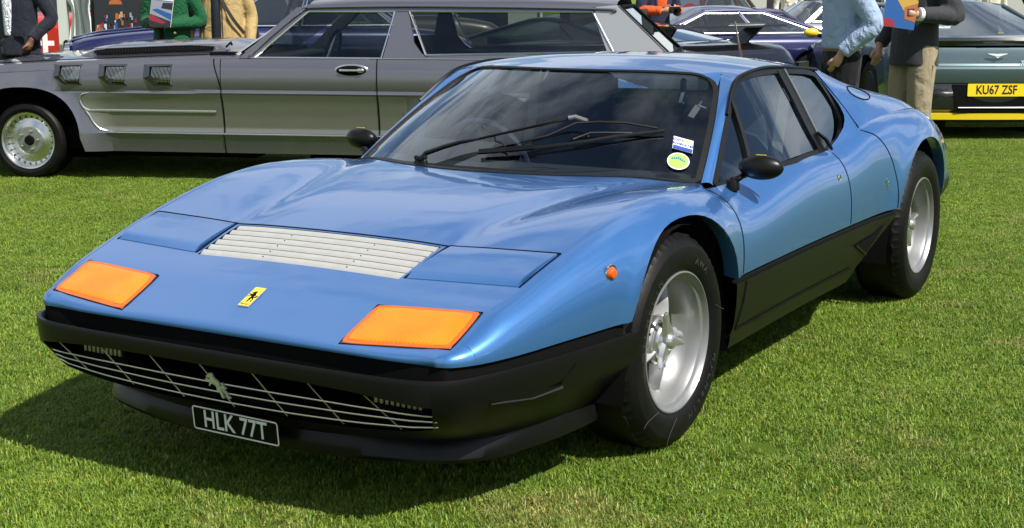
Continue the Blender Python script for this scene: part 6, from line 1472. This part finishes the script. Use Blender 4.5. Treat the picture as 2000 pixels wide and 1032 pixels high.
prn(b3, [(-.28, 1.02), (.28, 1.02), (.28, 1.09), (-.28, 1.09)], mat('print sand', (.35, .33, .28)), .018)
for y0, m_ in ((-.15, mat('print pale', (.6, .65, .7))), (.14, mR)): prn(b3, [(y0 - .11, 1.06), (y0 + .11, 1.06), (y0 + .10, 1.11), (y0 + .04, 1.15), (y0 - .04, 1.15), (y0 - .11, 1.10)], m_, .0195)
for k in range(4): prn(b3, [(-.2, .90 - .075*k), (.12 - .04*k, .90 - .075*k), (.12 - .04*k, .92 - .075*k), (-.2, .92 - .075*k)], mG)
# far stands and marquees closing the field
MARQ = mat('marquee canvas', (.42, .42, .41), rough=.8, bump=.1, bscale=3); STAND = mat('dark display stand', (.015, .015, .018), rough=.6)
def marquee(label, loc, w, d, hw, group='white marquees'):
    t = thing('marquee', label, 'marquee', (loc[0], loc[1], 0), CAMA, group)
    obj('wall', *box((0, 0, hw/2), (d, w, hw)), MARQ, t, smooth=False)
    V = [(-d*.53, -w*.52, hw), (d*.53, -w*.52, hw), (d*.53, w*.52, hw), (-d*.53, w*.52, hw), (0, -w*.52, hw*1.55), (0, w*.52, hw*1.55)]; obj('roof', V, [(0, 1, 4), (3, 5, 2), (1, 2, 5, 4), (0, 4, 5, 3)], MARQ, t, smooth=False)
    for k in range(5): obj('frame_post', *box((d*.51, -w*.5 + w*k/4, hw/2), (.08, .08, hw)), WHITE, t, smooth=False)
    return t
marquee('white marquee far behind the dark blue saloon', (-26.0, -36.5), 14, 6, 2.4); marquee('white marquee far behind the estate roof', (-37.0, -28.5), 12, 6, 2.4); marquee('white marquee far behind the purple coupe', (-44.5, -13.0), 12, 6, 2.4); marquee('white marquee far behind the grey green coupe', (-47.5, 3.0), 14, 6, 2.4)
for k, (x, y, w, h_) in enumerate(((-21.6, -9.3, 1.6, 2.2), (-22.6, -6.9, 2.2, 2.3), (-24.3, -5.4, 1.5, 2.2), (-14.8, -15.5, 3.0, 2.2), (-19.5, -14.0, 3.0, 2.2))):
    t = thing('display_stand', ('dark display stand behind the brown soft-top', 'dark display stand behind the distant people in cream and black', 'dark display stand left of the distant person in blue', 'dark display stand behind the olive coupe', 'dark display stand behind the estate roof')[k], 'stand', (x, y, 0), CAMA)
    obj('panel', *box((0, 0, h_/2), (.2, w, h_)), STAND, t, smooth=False); obj('header', *box((.06, 0, h_ + .1), (.35, w*1.03, .22)), mG if k % 2 else STAND, t, smooth=False); obj('plinth', *box((.25, 0, .05), (.7, w, .1)), STAND, t, smooth=False)

# car parked alongside, mirrored in the blue door
gcar('parked_car', 'silver car parked alongside, seen only mirrored in the blue door', 'car', (-.6, 4.55), 0.0, paint('silver car paint', (.62, .63, .66)), [(2.2, .55), (1.9, .68), (.9, .80), (-1.3, .82), (-1.9, .78), (-2.2, .6)], SEDW, (1.3, -1.3, .32), dict(front=(.7, .15), rear=(-1.5, -1.0), zb=.81, zr=1.22, wb=.74, wt=.6, cuts=(.05, .55, .95)))
